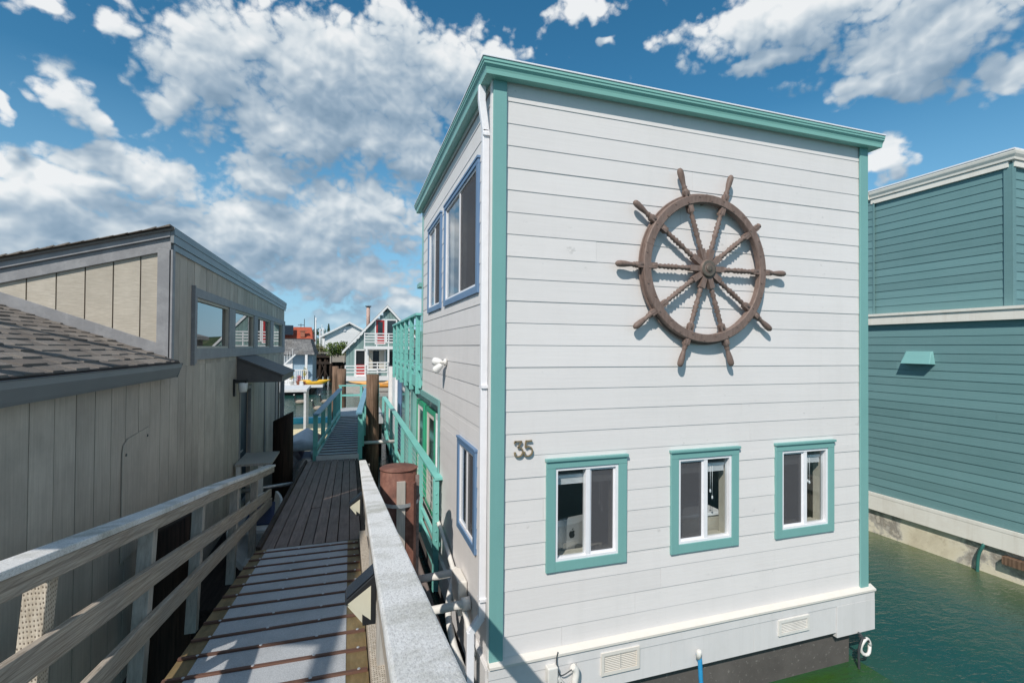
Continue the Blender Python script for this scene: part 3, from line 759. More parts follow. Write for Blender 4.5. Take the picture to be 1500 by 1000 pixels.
# front left cables and junction box
mb = MB(); mb.box(1.985, 2.10, 4.73, 4.814, .76, .93); mb.build('junction_box', M['pvc'], HB, bevel=.012)
mb = MB()
mb.tube(bez([(2.10, 4.77, .80), (2.16, 4.77, .72), (2.22, 4.77, .60), (2.36, 4.74, .45)], 5), .028, 10)
mb.tube(bez([(2.28, 4.765, .88), (2.32, 4.76, .82), (2.30, 4.75, .66), (2.38, 4.74, .5)], 5), .036, 10)
mb.build('conduit', M['pvc'], HB)
mb = MB()
mb.tube(bez([(2.12, 4.79, 1.05), (2.10, 4.78, .95), (2.14, 4.76, .82), (2.26, 4.75, .86), (2.33, 4.76, .87)], 5), .006, 6)
mb.tube(bez([(2.04, 4.76, .76), (2.05, 4.74, .68), (2.10, 4.74, .70), (2.14, 4.75, .76)], 5), .010, 6)
mb.build('cable', M['rubber'], HB)

# hanging blue hose, mooring loop: separate things
mb = MB(); mb.tube(bez([(3.90, 4.79, .70), (3.90, 4.755, .66), (3.91, 4.75, .45), (3.93, 4.74, .1), (3.93, 4.74, -.3)], 5), .026, 10)
hs = tag(mb.build('hose', plain('blue hose rubber', (.03, .28, .55), .4)), 'bright blue hose hanging from the white skirt down to the water', 'hose')
mb = MB(); mb.lathe([(0, .032), (.09, .030), (.10, .02)], (3.895, 4.765, .66), (0, -.1, 1), 10); mb.build('fitting', M['pvc'], hs)
lp = thing('mooring_loop', (6.50, 4.76, .48), 'pale grey coiled rope ring hanging at the right end of the dark hull', 'rope')
mb = MB(); mb.tube([(6.565 + .085 * math.cos(k * .449), 4.75 + .01 * math.sin(k), .315 + .105 * math.sin(k * .449)) for k in range(15)], .022, 9); mb.build('ring', M['pvc'], lp)
mb = MB(); mb.tube(bez([(6.47, 4.78, .50), (6.50, 4.75, .44), (6.44, 4.75, .28), (6.45, 4.75, -.1)], 5), .016, 8)
mb.tube(bez([(6.47, 4.77, .46), (6.52, 4.75, .44), (6.58, 4.745, .41), (6.62, 4.75, .37)], 5), .015, 8); mb.build('rope', M['rubber'], lp)

# rear part: balcony, porch, doors
mb = MB()
siding(mb, lambda u, z, n: (2.55 - n, u, z), YB, 15.2, 3.6, 5.45, .2325, 6.844, joints=False)
siding(mb, lambda u, z, n: (1.62 - n, u, z), 7.9, 20.6, .95, 3.45, .2325, 6.844, joints=False)
mb.box(1.62, 6.7, 20.6, 20.66, .95, 3.45); mb.box(6.66, 6.72, YB, 20.6, .95, 3.45); mb.box(2.55, 6.72, 15.2, 15.26, 3.58, 5.45); mb.box(6.66, 6.72, YB, 15.2, 3.45, 5.45)
mb.box(1.50, 1.62, 20.4, 20.66, .95, 3.45); mb.box(1.42, 1.62, 7.95, 7.99, .95, 3.3)
mb.build('rear_cabin_wall', M['white_y'], HB)
mb = MB(); mb.box(2.4, 6.8, 9.9, 15.4, 5.45, 5.6); mb.box(1.32, 2.4, 10.0, 10.4, 5.48, 5.56); mb.box(2.4, 6.8, 15.5, 20.6, 3.46, 3.58); mb.build('cabin_roof', M['teal'], HB)
def rdoor(y0, y1, mstile, mpan, z1=3.02, gl=True):
    P = lambda u, z, n: (1.60 - n, u, z)
    mb = MB(); frame(mb, P, y0, y1, 1.0, z1, .09, .0, .07); d = mb.build('door', mstile, HB)
    mb = MB(); frame(mb, P, y0 + .09, y1 - .09, 1.09, z1 - .09, .10, .015, .05); mb.mbox(P, y0 + .19, y1 - .19, 1.19, 1.9, .015, .045); mb.build('door_leaf', mpan, d)
    if gl:
        mb = MB(); mb.mbox(P, y0 + .19, y1 - .19, 1.9, z1 - .19, .02, .03); mb.build('pane', M['dark_win'], d)
    mb = MB(); mb.lathe([(0, .012), (.05, .012), (.055, .028), (.075, .028)], (1.555, y0 + .16, 1.95), (-1, 0, 0), 8); mb.build('handle', M['brass'], d)
rdoor(8.15, 9.15, M['vinyl'], M['white_trim']); rdoor(9.25, 10.45, M['green'], M['cream']); rdoor(10.75, 11.9, M['green'], M['white_trim'])
for (y0, y1, m_) in ((12.4, 12.9, 'teal'), (14.0, 14.3, 'teal'), (16.2, 16.6, 'blue'), (17.6, 18.3, 'vinyl')):
    mb = MB(); mb.box(1.50, 1.60, y0, y1, .95, 3.45); mb.build('porch_post', M[m_], HB)
mb = MB(); mb.box(1.56, 1.60, 14.6, 15.9, 1.7, 2.9); mb.build('porch_window', M['dark_win'], HB)
for y in (10.6, 12.2, 13.8):
    mb = MB(); mb.box(2.49, 2.535, y, y + 1.2, 3.75, 5.2); mb.build('cabin_window', M['dark_win'], HB)
mb = MB()                                                     # porch opening trim
mb.box(XW0 - .035, XW0 - .0145, 7.88, 7.97, .95, 3.40); mb.box(XW0 - .036, XW0 - .0145, 7.97, 10.02, 3.29, 3.40)
mb.build('porch_trim', M['teal'], HB)
bal = []
mb = MB(); mb.box(1.38, 2.53, 10.02, 15.8, 3.47, 3.60); mb.box(1.32, 1.379, 10.02, 15.8, 3.42, 3.66); mb.build('balcony_floor', M['teal_rail'], HB)
mb = MB(); mb.box(1.255, 1.40, 10.02, 15.85, 4.90, 4.945); mb.box(1.40, 2.5, 15.7, 15.85, 4.90, 4.945); mb.box(1.31, 1.36, 10.02, 15.8, 3.78, 3.84)
mb.box(1.29, 2.5, 15.73, 15.79, 3.78, 3.84); mb.build('balcony_rail', M['teal_rail'], HB)
for y in (10.1, 11.2, 12.3, 13.4, 14.5, 15.7):
    mb = MB(); mb.box(1.27, 1.365, y, y + .06, 3.30, 4.90)
    for z in (3.5, 3.9, 4.1, 4.3, 4.5, 4.7): mb.lathe([(0, .012), (.01, .010)], (1.27, y + .03, z), (-1, 0, 0), 6); mb.lathe([(0, .012), (.01, .010)], (1.315, y, z), (0, -1, 0), 6)
    mb.build('balcony_post', M['teal_rail'], HB)
mb = MB()
for k in range(6): mb.tube([(1.33, 10.1, 3.95 + k * .15), (1.33, 15.75, 3.95 + k * .15)], .004, 5)
mb.build('balcony_cable', M['galv'], HB)
# lower porch railing
mb = MB(); mb.box(1.27, 1.41, 7.62, 20.6, 2.185, 2.225); mb.box(1.31, 1.37, 7.66, 20.6, 1.14, 1.20); mb.box(1.30, 1.345, 7.66, 20.6, .72, .98); mb.build('porch_rail', M['teal_rail'], HB)
ys = [7.64, 9.4, 11.1, 12.8, 14.6, 16.4, 18.2, 20.5]
for i, y in enumerate(ys):
    mb = MB(); mb.box(1.255, 1.345, y, y + (.09 if i == 0 else .05), .45 if i == 0 else .75, 2.183)
    if i == 0:
        for k in range(7): mb.lathe([(0, .016), (.012, .012)], (1.30, y, 1.1 + k * .145), (0, -1, 0), 8)
    mb.build('porch_rail_post', M['teal_rail'], HB, bevel=.004 if i == 0 else 0)
mb = MB()
for k in range(7): mb.tube([(1.32, 7.7, 1.3 + k * .12), (1.32, 20.5, 1.3 + k * .12)], .004, 5)
mb.build('porch_cable', M['galv'], HB)
mb = MB(); mb.box(1.345, 1.62, 7.99, 20.6, .80, .94); mb.build('porch_floor', M['timber_pink'], HB)

# computer and boxes inside
pc = thing('desktop_computer', (2.42, 5.28, 1.72), 'silver computer monitor back with a dark fruit emblem behind the left front window', 'computer')
mb = MB(); th = R(12)
Pc = lambda u, z, n: (2.40 + u * math.cos(th) - n * 0, 5.17 + u * math.sin(th) - n, z)
mb.loft([[Pc(-.31, 1.93, 0), Pc(.31, 1.93, 0), Pc(.31, 2.31, 0), Pc(-.31, 2.31, 0)],
         [Pc(-.30, 1.94, .02), Pc(.30, 1.94, .02), Pc(.30, 2.30, .02), Pc(-.30, 2.30, .02)],
         [Pc(-.14, 2.0, .04), Pc(.14, 2.0, .04), Pc(.14, 2.24, .04), Pc(-.14, 2.24, .04)]])
mb.build('screen_back', M['alu'], pc)
mb = MB(); mb.prism([Pc(-.09, 1.725, .02), Pc(.09, 1.725, .02), Pc(.09, 2.05, .045), Pc(-.09, 2.05, .045)], (0, .02, 0)); mb.box(2.31, 2.50, 5.10, 5.32, 1.72, 1.735); mb.build('stand', M['alu'], pc)
mb = MB(); cxa, cza = .04, 2.13
out_ = [(0, .030), (.018, .036), (.036, .028), (.040, .020), (.030, .010), (.029, -.002), (.042, -.014), (.030, -.038), (.016, -.048), (0, -.044), (-.016, -.048), (-.032, -.034), (-.042, -.008), (-.038, .020), (-.020, .036)]
mb.prism([Pc(cxa + a, cza + b, .0405) for a, b in out_], (0, -.002, 0)); mb.prism([Pc(cxa + a, cza + b, .0405) for a, b in ((0, .040), (.004, .056), (.020, .064), (.016, .048))], (0, -.002, 0))
mb.build('emblem', M['black'], pc)
dk = thing('desk', (2.6, 5.5, 1.12), 'pale desk under the left front window carrying the computer', 'desk')
mb = MB(); mb.box(1.7, 3.4, 5.08, 5.75, 1.68, 1.72); mb.build('desk_top', M['beige'], dk)
for x in (1.75, 3.3):
    for y in (5.12, 5.68):
        mb = MB(); mb.box(x, x + .05, y, y + .05, 1.12, 1.68); mb.build('leg', M['beige'], dk)
cb = thing('counter', (4.15, 5.4, 1.12), 'pale counter with a lid seen through the middle front window', 'counter')
mb = MB(); mb.box(3.75, 4.55, 5.16, 5.66, 1.12, 2.14); mb.build('cabinet', M['beige'], cb, bevel=.01)
mb = MB(); mb.box(3.73, 4.57, 5.14, 5.68, 2.141, 2.18); mb.build('counter_top', M['vinyl'], cb, bevel=.005)
mb = MB(); pts = [(5.42 + .3 * k / 12, 5.5 + .03 * math.sin(k * 2.1)) for k in range(13)]
mb.loft([[(x, y, 1.3), (x, y + .01, 1.3), (x - .0 , y + .01, 2.5 - .02 * k), (x, y, 2.5 - .02 * k)] for k, (x, y) in enumerate(pts)])
tag(mb.build('drape', M['beige']), 'pale folded drape seen through the right front window', 'curtain')

# ------------------------------------------------------------------ ship wheel
WC = Vector((3.996, YF - .088, 5.207))
SW = thing('ship_wheel', (WC.x, YF - .02, WC.z - 1.2), 'large brown ten-spoked wooden ship wheel mounted on the white front wall', 'ship wheel')
def ring(mb, prof, n=72):
    rings = []
    for k in range(n):
        a = 2 * math.pi * k / n
        rings.append([(WC.x + r * math.cos(a), WC.y - d, WC.z + r * math.sin(a)) for r, d in prof])
    rings.append(rings[0]); mb.loft(rings, sm=False, cap=False)
mb = MB()
ring(mb, [(.775, -.03), (.775, .03), (.783, .04), (.866, .04), (.876, .03), (.876, -.03)])
ring(mb, [(.86, -.05), (.86, -.028), (.893, -.026), (.90, -.036), (.893, -.05)])
for k in range(30):
    a = 2 * math.pi * (k + .2) / 30; r = .802 if k % 2 else .845
    mb.lathe([(0, .011), (.007, .009)], (WC.x + r * math.cos(a), WC.y - .040, WC.z + r * math.sin(a)), (0, -1, 0), 8)
for k in range(5):
    a = 2 * math.pi * (k + .27) / 5; c_, s_ = math.cos(a), math.sin(a)
    mb.beam((WC.x + .776 * c_, WC.y - .0402, WC.z + .776 * s_), (WC.x + .882 * c_, WC.y - .0402, WC.z + .882 * s_), .004, .003, (0, -1, 0))
mb.build('rim', M['brown_paint'], SW)
prof = [(.06, .034), (.20, .032), (.26, .024), (.28, .035), (.30, .022), (.33, .034), (.36, .022), (.40, .026), (.425, .036), (.45, .022), (.475, .037), (.50, .022), (.525, .037), (.55, .022), (.575, .033), (.60, .022), (.64, .031), (.665, .020), (.685, .036), (.70, .036), (.76, .036)]
prof2 = [(.87, .036), (.955, .036), (.965, .024), (.98, .035), (1.0, .024), (1.03, .026), (1.10, .036), (1.16, .038), (1.19, .033), (1.21, .018), (1.213, .002)]
for k in range(10):
    a = R(36 * k + .3); d = Vector((math.cos(a), 0, math.sin(a)))
    mb = MB()
    mb.lathe(prof, WC, d, 10)
    p2 = [(t_ if k != 1 else t_ - (.0 if t_ < .96 else .25 * (t_ - .96) / .25), r) for t_, r in prof2]
    if k == 1: p2 = prof2[:4] + [(.995, .014), (1.0, .002)]
    mb.lathe(p2, WC, d, 10)
    mb.beam(WC + d * .10, WC + d * .24, .066, .066, (0, 1, 0)); mb.beam(WC + d * .69, WC + d * .777, .064, .064, (0, 1, 0)); mb.beam(WC + d * .868, WC + d * .94, .064, .064, (0, 1, 0))
    mb.build('spoke', M['brown_paint'], SW)
mb = MB(); mb.lathe([(-.06, .108), (.03, .108), (.045, .10), (.05, .095)], WC, (0, -1, 0), 32); mb.lathe([(.05, .065), (.06, .055)], WC, (0, -1, 0), 24)
hub = mb.build('hub', M['brown_paint'], SW)
mb = MB()
ring_ = []
mb.lathe([(.0505, .098), (.054, .098), (.056, .088)], WC, (0, -1, 0), 20); mb.lathe([(.0605, .045), (.068, .040), (.070, .015)], WC, (0, -1, 0), 20)
mb.build('hub_plate', M['hub_metal'], hub)
mb = MB()
for k in range(3):
    a = R(90 + 120 * k); p = WC + Vector((math.cos(a) * .8, .03, math.sin(a) * .8)); mb.lathe([(0, .025), (.09, .025)], p, (0, 1, 0), 10)
mb.lathe([(.0, .06), (.06, .06)], WC + Vector((0, .045, 0)), (0, 1, 0), 16)
mb.build('wall_bracket', M['brown_paint'], SW)

# ------------------------------------------------------------------ grey houseboat on the left
XL = -2.10
Pg = lambda u, z, n: (XL + n, u, z)            # its wall along the walkway, faces +X
Pgf = lambda u, z, n: (u, 7.0 - n, z)          # its upper gable wall, faces the camera
GH = thing('cabin', (-4.4, 9.0, WZ), 'grey vertical-boarded houseboat with shed roof and row of clerestory windows', 'houseboat')
gw = [(7.98, 9.96), (10.44, 12.36), (12.82, 14.72), (15.32, 17.25)]
gh = [(a, b, 4.21, 4.935) for a, b in gw] + [(11.05, 12.10, .8, 3.32), (16.3, 17.9, .8, 3.54)]
mb = MB()
vboards(mb, Pg, 2.5, 17.8, lambda u: .95, lambda u: 3.98, .307, .012, gh, start=5.156 - .307 * 20)
vboards(mb, Pg, 7.0, 17.8, lambda u: 3.982, lambda u: 5.5, .307, .012, gh, start=5.156 - .307 * 20)
sheet(mb, Pg, 2.5, 17.8, .95, 3.95, -.10, -.0105, gh); sheet(mb, Pg, 7.0, 17.8, 3.95, 5.5, -.10, -.0105, gh)
mb.build('side_wall', M['t111'], GH)
ru = lambda x: 5.67 - .298 * (XL + .0 - x)     # upper roof underside line
rl = lambda x: 4.10 + .37 * (XL - x)           # lower roof surface at the gable
mb = MB()
vboards(mb, Pgf, -4.25, XL - .11, lambda u: rl(u) - .05, lambda u: ru(u) - .10, .272, .014, start=-2.405)
mb.prism([(-4.3, 7.02, rl(-4.3) - .2), (XL - .02, 7.02, 3.9), (XL - .02, 7.02, 5.5), (-4.3, 7.02, ru(-4.3) - .1)], (0, .08, 0))
mb.build('gable_wall', M['t111_sun'], GH)
mb = MB()                                                     # end walls and back
mb.box(-7.5, XL - .1, 17.7, 17.8, .95, 3.9); mb.box(-7.5, XL - .1, 2.5, 2.6, .95, 3.6); mb.box(-7.5, -7.4, 2.6, 17.7, .95, 3.7)
mb.prism([(-7.0, 17.7, 3.9), (XL - .1, 17.7, 3.9), (XL - .1, 17.7, 5.5), (-7.0, 17.7, 4.1)], (0, .1, 0))
mb.build('end_wall', M['t111'], GH)
# upper shed roof
mb = MB()
e0, e1 = (XL + .045, ru(XL) + .012), (-7.2, ru(-7.2) + .012)
mb.prism([(e0[0], 6.90, e0[1] - .03), (e1[0], 6.90, e1[1] - .03), (e1[0], 6.90, e1[1]), (e0[0], 6.90, e0[1])], (0, 11.1, 0))
nrow = 26
for k in range(nrow):                                          # shingle courses, random tabs along the rake
    xa = e0[0] - .02 - k * .14; y = 6.86
    while y < 18.0:
        wd_ = rnd.uniform(.18, .34)
        za = ru(xa) + .012; zc = ru(xa - .17) + .012; th = .006 + .010 * (rnd.random() > .5)
        mb.hexa([(xa, y, za), (xa - .17, y, zc), (xa - .17, y + wd_ - .006, zc), (xa, y + wd_ - .006, za),
                 (xa, y, za + th + .006), (xa - .17, y, zc + .004), (xa - .17, y + wd_ - .006, zc + .004), (xa, y + wd_ - .006, za + th + .006)])
        y += wd_
        if k > 3 and y > 7.4: break
rf = mb.build('upper_roof', M['shingle'], GH)
mb = MB()
for (n0, n1, y0, y1) in ((.10, .255, 6.958, 6.9865), (.0, .098, 6.925, 6.985)):      # rake boards
    mb.prism([(XL + .012, y0, ru(XL) - n1), (-6.6, y0, ru(-6.6) - n1), (-6.6, y0, ru(-6.6) - n0), (XL + .012, y0, ru(XL) - n0)], (0, y1 - y0, 0))
mb.build('rake_board', M['grey_trim'], GH, bevel=.003)
mb = MB(); mb.box(XL + .014, XL + .05, 6.93, 18.0, 5.50, 5.672); mb.box(XL + .0505, XL + .058, 6.93, 18.0, 5.60, 5.69); mb.box(XL + .0135, XL + .035, 6.99, 17.95, 5.42, 5.497)
mb.build('fascia', M['grey_flash'], GH)
mb = MB(); mb.box(XL - .125, XL + .0, 6.955, 6.985, 4.05, 5.42); mb.box(XL + .0135, XL + .036, 6.955, 7.05, 4.05, 5.42); mb.build('corner_board', M['grey_trim'], GH, bevel=.003)
mb = MB(); mb.prism([(XL - .126, 6.965, rl(XL - .126) + .0), (-4.25, 6.965, rl(-4.25)), (-4.25, 6.965, rl(-4.25) + .14), (XL - .126, 6.965, rl(XL - .126) + .14)], (0, .022, 0))
mb.build('sloping_trim', M['grey_trim'], GH, bevel=.003)
# clerestory windows
mb = MB()
mb.mbox(Pg, 7.84, 17.8, 4.936, 5.065, .01, .045); mb.mbox(Pg, 7.98, 17.8, 4.05, 4.209, .01, .040); mb.mbox(Pg, 7.84, 7.979, 4.0, 4.935, .01, .042)
for (a, b), (c, d) in zip(gw[:-1], gw[1:]): mb.mbox(Pg, b, c, 4.2095, 4.9355, .01, .036)
mb.mbox(Pg, 17.25, 17.8, 4.2095, 4.9355, .01, .036); mb.mbox(Pg, 7.80, 7.84, 3.98, 5.085, .01, .06)
mb.build('window_trim', M['grey_trim'], GH, bevel=.003)
for a, b in gw:
    mb = MB(); frame(mb, Pg, a, b, 4.21, 4.935, .035, -.06, .015); wn = mb.build('window', M['beige'], GH)
    mb = MB(); mb.mbox(Pg, a + .035, b - .035, 4.245, 4.90, -.03, -.025); mb.build('pane', M['glass_mirror'], wn)
mb = MB(); mb.add([(XL - 1.6, 7.2, 3.9), (XL - 1.6, 17.6, 3.9), (XL - 1.6, 17.6, 5.0), (XL - 1.6, 7.2, 5.0), (XL - .11, 7.2, 3.9), (XL - .11, 17.6, 3.9)],
              [(0, 1, 2, 3), (0, 4, 5, 1)]); mb.build('room', M['room'], GH, recalc=False)
# lower shingled roof with gutter
mb = MB()
y = 1.62; sl = .37; x0 = -1.985; z0 = 4.055
ns = math.hypot(1, sl)
mb.prism([(x0 + .01, 2.45, z0 - .10), (-4.3, 2.45, z0 - .10 + sl * 2.315), (-7.4, 2.45, 3.6), (-7.4, 2.45, 3.7), (-4.3, 2.45, z0 - .004 + sl * 2.315), (x0 + .01, 2.45, z0 - .004)], (0, 4.51, 0))
mb.build('lower_roof_deck', M['timber_dark'], GH)
mb = MB()
for k in range(18):
    xa = x0 - k * .128; za = z0 + sl * (x0 - xa)
    y = 2.45 + rnd.uniform(-.2, 0); thick = rnd.random() > .5
    while y < 6.96:
        wd_ = rnd.uniform(.13, .33) if thick else rnd.uniform(.07, .20)
        y0 = max(y, 2.45); y1 = min(y + wd_, 6.962); th = rnd.uniform(.012, .021) if thick else .006
        if y1 - y0 > .02:
            ln = .138; xb = xa - ln; zb2 = za + sl * ln
            mb.hexa([(xa, y0, za - .004), (xb, y0, zb2 - .004), (xb, y1, zb2 - .004), (xa, y1, za - .004),
                     (xa + rnd.uniform(-.004, .004), y0 + (.008 if thick else 0), za + th), (xb, y0, zb2 + .003), (xb, y1, zb2 + .003), (xa, y1 - (.008 if thick else 0), za + th)])
        y += wd_; thick = not thick
mb.build('lower_roof', M['shingle'], GH)
mb = MB()
mb.loft([[(-1.905, yy, 4.043), (-1.915, yy, 4.035), (-1.918, yy, 3.99), (-1.96, yy, 3.90), (-1.975, yy, 3.875), (-2.07, yy, 3.875), (-2.07, yy, 3.9), (-1.97, yy, 3.905), (-1.93, yy, 3.99), (-1.925, yy, 4.043)] for yy in (2.45, 6.83)])
mb.prism([(-1.905, 6.831, 4.043), (-1.96, 6.831, 3.875), (-2.07, 6.831, 3.875), (-2.07, 6.831, 4.03)], (0, .006, 0))
mb.build('gutter', M['gutter_grey'], GH)
# unseen boarded panel added left of the view, cut to shade the ramp
mb = MB(); mb.prism([(-3.2, .85, 5.88), (-3.2, 5.5, 5.88), (-3.2, 5.5, 6.82), (-3.2, -1.6, 6.82), (-3.2, -1.6, 6.70), (-3.2, .0, 6.68)], (.04, 0, 0)); mb.build('shade_panel', M['t111'], GH)
for y in (2.5, 3.8, 5.42):
    mb = MB(); mb.box(-3.29, -3.201, y - .045, y + .045, rl(-3.25) - .15, 6.81); mb.build('shade_panel_post', M['post_wood'], GH)
# door, awning, lamp, hatch
mb = MB(); frame(mb, Pg, 10.98, 12.17, .95, 3.40, .075, -.03, .03); dr = mb.build('door', M['grey_trim'], GH)
mb = MB(); mb.mbox(Pg, 11.055, 12.095, .95, 3.32, -.09, -.05); mb.build('door_leaf', M['door_navy'], dr)
mb = MB(); mb.lathe([(0, .014), (.06, .014)], (XL - .05, 11.2, 2.1), (1, 0, 0), 8); mb.beam((XL + .01, 11.15, 2.1), (XL + .01, 11.38, 2.1), .02, .025); mb.build('handle', M['galv'], dr)
mb = MB(); mb.mbox(Pg, 13.95, 14.12, .95, 3.54, .012, .04); mb.build('wall_trim', M['grey_flash'], GH)
mb = MB(); mb.mbox(Pg, 15.9, 16.3, .95, 3.54, .012, .04); mb.build('wall_trim', M['grey_flash'], GH)
mb = MB(); mb.box(XL - .06, XL + .06, 17.55, 17.67, .8, 3.6); mb.build('porch_post', M['grey_trim'], GH)
mb = MB()
mb.prism([(XL + .015, 10.7, 3.54), (-1.28, 10.7, 3.54), (-1.28, 10.7, 3.67), (XL + .015, 10.7, 4.02)], (0, 2.0, 0))
mb.prism([(-1.25, 10.66, 3.655), (-1.25, 10.66, 3.685), (XL + .015, 10.66, 4.045), (XL + .015, 10.66, 4.01)], (0, 2.08, 0))
mb.build('awning', plain('dark brown grey awning', (.105, .098, .095), .6), GH)
mb = MB(); mb.box(XL + .012, XL + .05, 10.40, 10.52, 3.30, 3.62); mb.beam((XL + .05, 10.46, 3.575), (XL + .24, 10.46, 3.575), .12, .05); mb.lathe([(0, .02), (.0, .09), (.05, .09), (.06, .04)], (XL + .17, 10.46, 3.56), (0, 0, 1), 14)
lm = mb.build('wall_lamp', M['black'], GH)
mb = MB(); mb.lathe([(0, .06), (.01, .072), (.17, .085), (.18, .07)], (XL + .17, 10.46, 3.375), (0, 0, 1), 16); mb.build('lamp_shade', M['lamp_white'], lm)
mb = MB(); hp = [(5.68, 2.15), (6.33, 2.15), (6.36, 2.2), (6.36, 3.34), (6.33, 3.37), (5.80, 3.33), (5.70, 3.28), (5.68, 3.2)]
mb.prism([Pg(u_, z_, .0145) for u_, z_ in hp], (.012, 0, 0)); ht = mb.build('hatch', M['t111'], GH, bevel=.003)
mb = MB()
for u_, z_ in ((5.75, 3.18), (6.28, 3.28), (5.75, 2.4), (6.28, 2.3)): mb.lathe([(0, .016), (.006, .012)], Pg(u_, z_, .0265), (1, 0, 0), 8)
mb.build('screw', M['rubber'], ht)
mb = MB(); mb.box(-7.6, XL - .03, 1.8, 17.9, -.6, .94); mb.build('float', M['hull_dark'], GH)

# ------------------------------------------------------------------ blue green houseboat on the right
TX = 11.5
TH = thing('houseboat', (14.5, 6.0, WZ), 'blue green lap-sided houseboat with white bands on a stained concrete hull', 'houseboat')
Pt = lambda u, z, n: (TX - n, u, z)
Ptt = lambda u, z, n: (TX + .14 - n, u, z)
mb = MB(); siding(mb, Pt, -2, 12, 1.0, 4.85, .178, 1.0, lap=.012); mb.box(TX + .02, TX + 6, -2, -1.9, .9, 4.8); mb.build('lower_wall', M['slate_teal'], TH)
mb = MB(); siding(mb, Ptt, 5.70, 8.25, 5.0, 7.72, .172, 5.1, lap=.012); siding(mb, lambda u, z, n: (TX + .10 - n, u, z), 8.20, 12, 5.0, 7.72, .172, 5.1, lap=.012)
mb.build('tower_wall', M['slate_teal'], TH)
mb = MB(); siding(mb, lambda u, z, n: (u, 5.70 - n, z), TX + .14, TX + 5, 5.0, 7.9, .172, 5.06, lap=.012)
mb.build('tower_end_wall', M['slate_teal_x'], TH)
for bx in ((TX + .105, TX + .2, 5.66, 5.685, 5.0, 7.75), (TX + .105, TX + .124, 5.686, 5.80, 5.0, 7.75), (TX + .08, TX + .10, 8.17, 8.21, 5.0, 7.7)):
    mb = MB(); mb.box(*bx); mb.build('corner_board', M['slate_teal'], TH, bevel=.003)
mb = MB(); mb.box(TX - .10, TX + .16, -2, 12, 4.84, 5.03); mb.box(TX - .13, TX + .17, -2, 12, 5.031, 5.085); mb.build('band', M['stucco_white'], TH)
mb = MB(); mb.box(TX - .05, TX + .1, -2, 12, .60, .92); mb.box(TX - .055, TX + .05, -2, 12, .925, .99); mb.build('base_band', M['stucco_white'], TH)
tg = [(.13, 7.96), (.13, 7.93), (.12, 7.89), (.09, 7.84), (.085, 7.80), (.0, 7.79), (.0, 7.96)]
mb = MB(); mb.loft([[(TX + .14 - n, y_ if y_ > 6 else y_ - n, z) for n, z in tg] for y_ in (5.70, 8.25)])
mb.loft([[(TX + .14 - n, 5.70 - n, z) for n, z in tg], [(TX + 5, 5.70 - n, z) for n, z in tg]])
mb.box(TX + .02, TX + .13, 8.26, 12, 7.79, 7.96); mb.box(TX + .08, TX + .138, 5.72, 8.25, 7.68, 7.788); mb.box(TX + .13, TX + 5, 5.64, 5.68, 7.68, 7.788)
mb.build('gutter', M['stucco_white'], TH)
mb = MB(); mb.box(TX + .0, TX + 5, 5.58, 12, 7.962, 7.99); mb.build('roof', M['vinyl'], TH)
mb = MB(); mb.box(TX + .16, TX + 6, -2, 5.6, 4.9, 5.0); mb.build('deck_roof', M['gutter_grey'], TH)
mb = MB(); mb.box(TX + .04, TX + 6, -2.2, 12, -1.0, .598); mb.build('hull', M['concrete'], TH)
mb = MB()                                                       # dryer hood
hb = [Pt(6.90, 4.245, .012), Pt(7.44, 4.245, .012), Pt(7.44, 3.97, .012), Pt(6.86, 3.97, .012)]
hf = [Pt(6.92, 4.23, .05), Pt(7.40, 4.23, .05), Pt(7.43, 3.98, .19), Pt(6.87, 3.98, .19)]
mb.loft([hb, hf]); mb.build('vent_hood', paint('pale teal hood', (.20, .42, .41), 'Y'), TH, bevel=.006)
mb = MB(); mb.box(TX - .10, TX + .035, 4.9, 5.75, .36, .50); tag(mb.build('fender_board', M['pile']), 'rusty brown fender plank on the stained cream concrete hull', 'plank')
mb = MB(); mb.tube(bez([(TX - .01, 6.05, .62), (TX - .05, 6.06, .55), (TX - .06, 6.12, .35), (TX - .06, 6.14, 0), (TX - .06, 6.14, -.3)], 5), .028, 8)
tag(mb.build('hose', plain('dark green hose', (.03, .14, .12), .5)), 'short dark green hose dangling from the cream concrete hull into the water', 'hose')

# ------------------------------------------------------------------ ramp and walkway
RZ = lambda y: 2.76 - .143 * y                  # ramp surface
DZ = lambda y: 1.83 - .068 * (y - 6.5)          # plank deck surface
RP = thing('ramp', (-.45, 2.2, .9), 'sloping ramp with grey non-slip sheets and red brown cross cleats', 'ramp')
def slab(mb, x0, x1, y0, y1, zf, t0, t1):
    mb.hexa([(x0, y0, zf(y0) + t0), (x1, y0, zf(y0) + t0), (x1, y1, zf(y1) + t0), (x0, y1, zf(y1) + t0),
             (x0, y0, zf(y0) + t1), (x1, y0, zf(y0) + t1), (x1, y1, zf(y1) + t1), (x0, y1, zf(y1) + t1)])
mb = MB(); slab(mb, -1.035, .125, -2.4, 6.5, RZ, -.03, -.004); mb.build('plywood_edge', M['ply_edge'], RP)
mb = MB(); ysh = [-2.4, .05, 2.49, 4.93, 6.48]
for a, b in zip(ysh[:-1], ysh[1:]): slab(mb, -.915, -.005, a + .002, b - .002, RZ, -.0035, 0)
mb.build('grip_sheet', M['grit'], RP)
y = -2.2
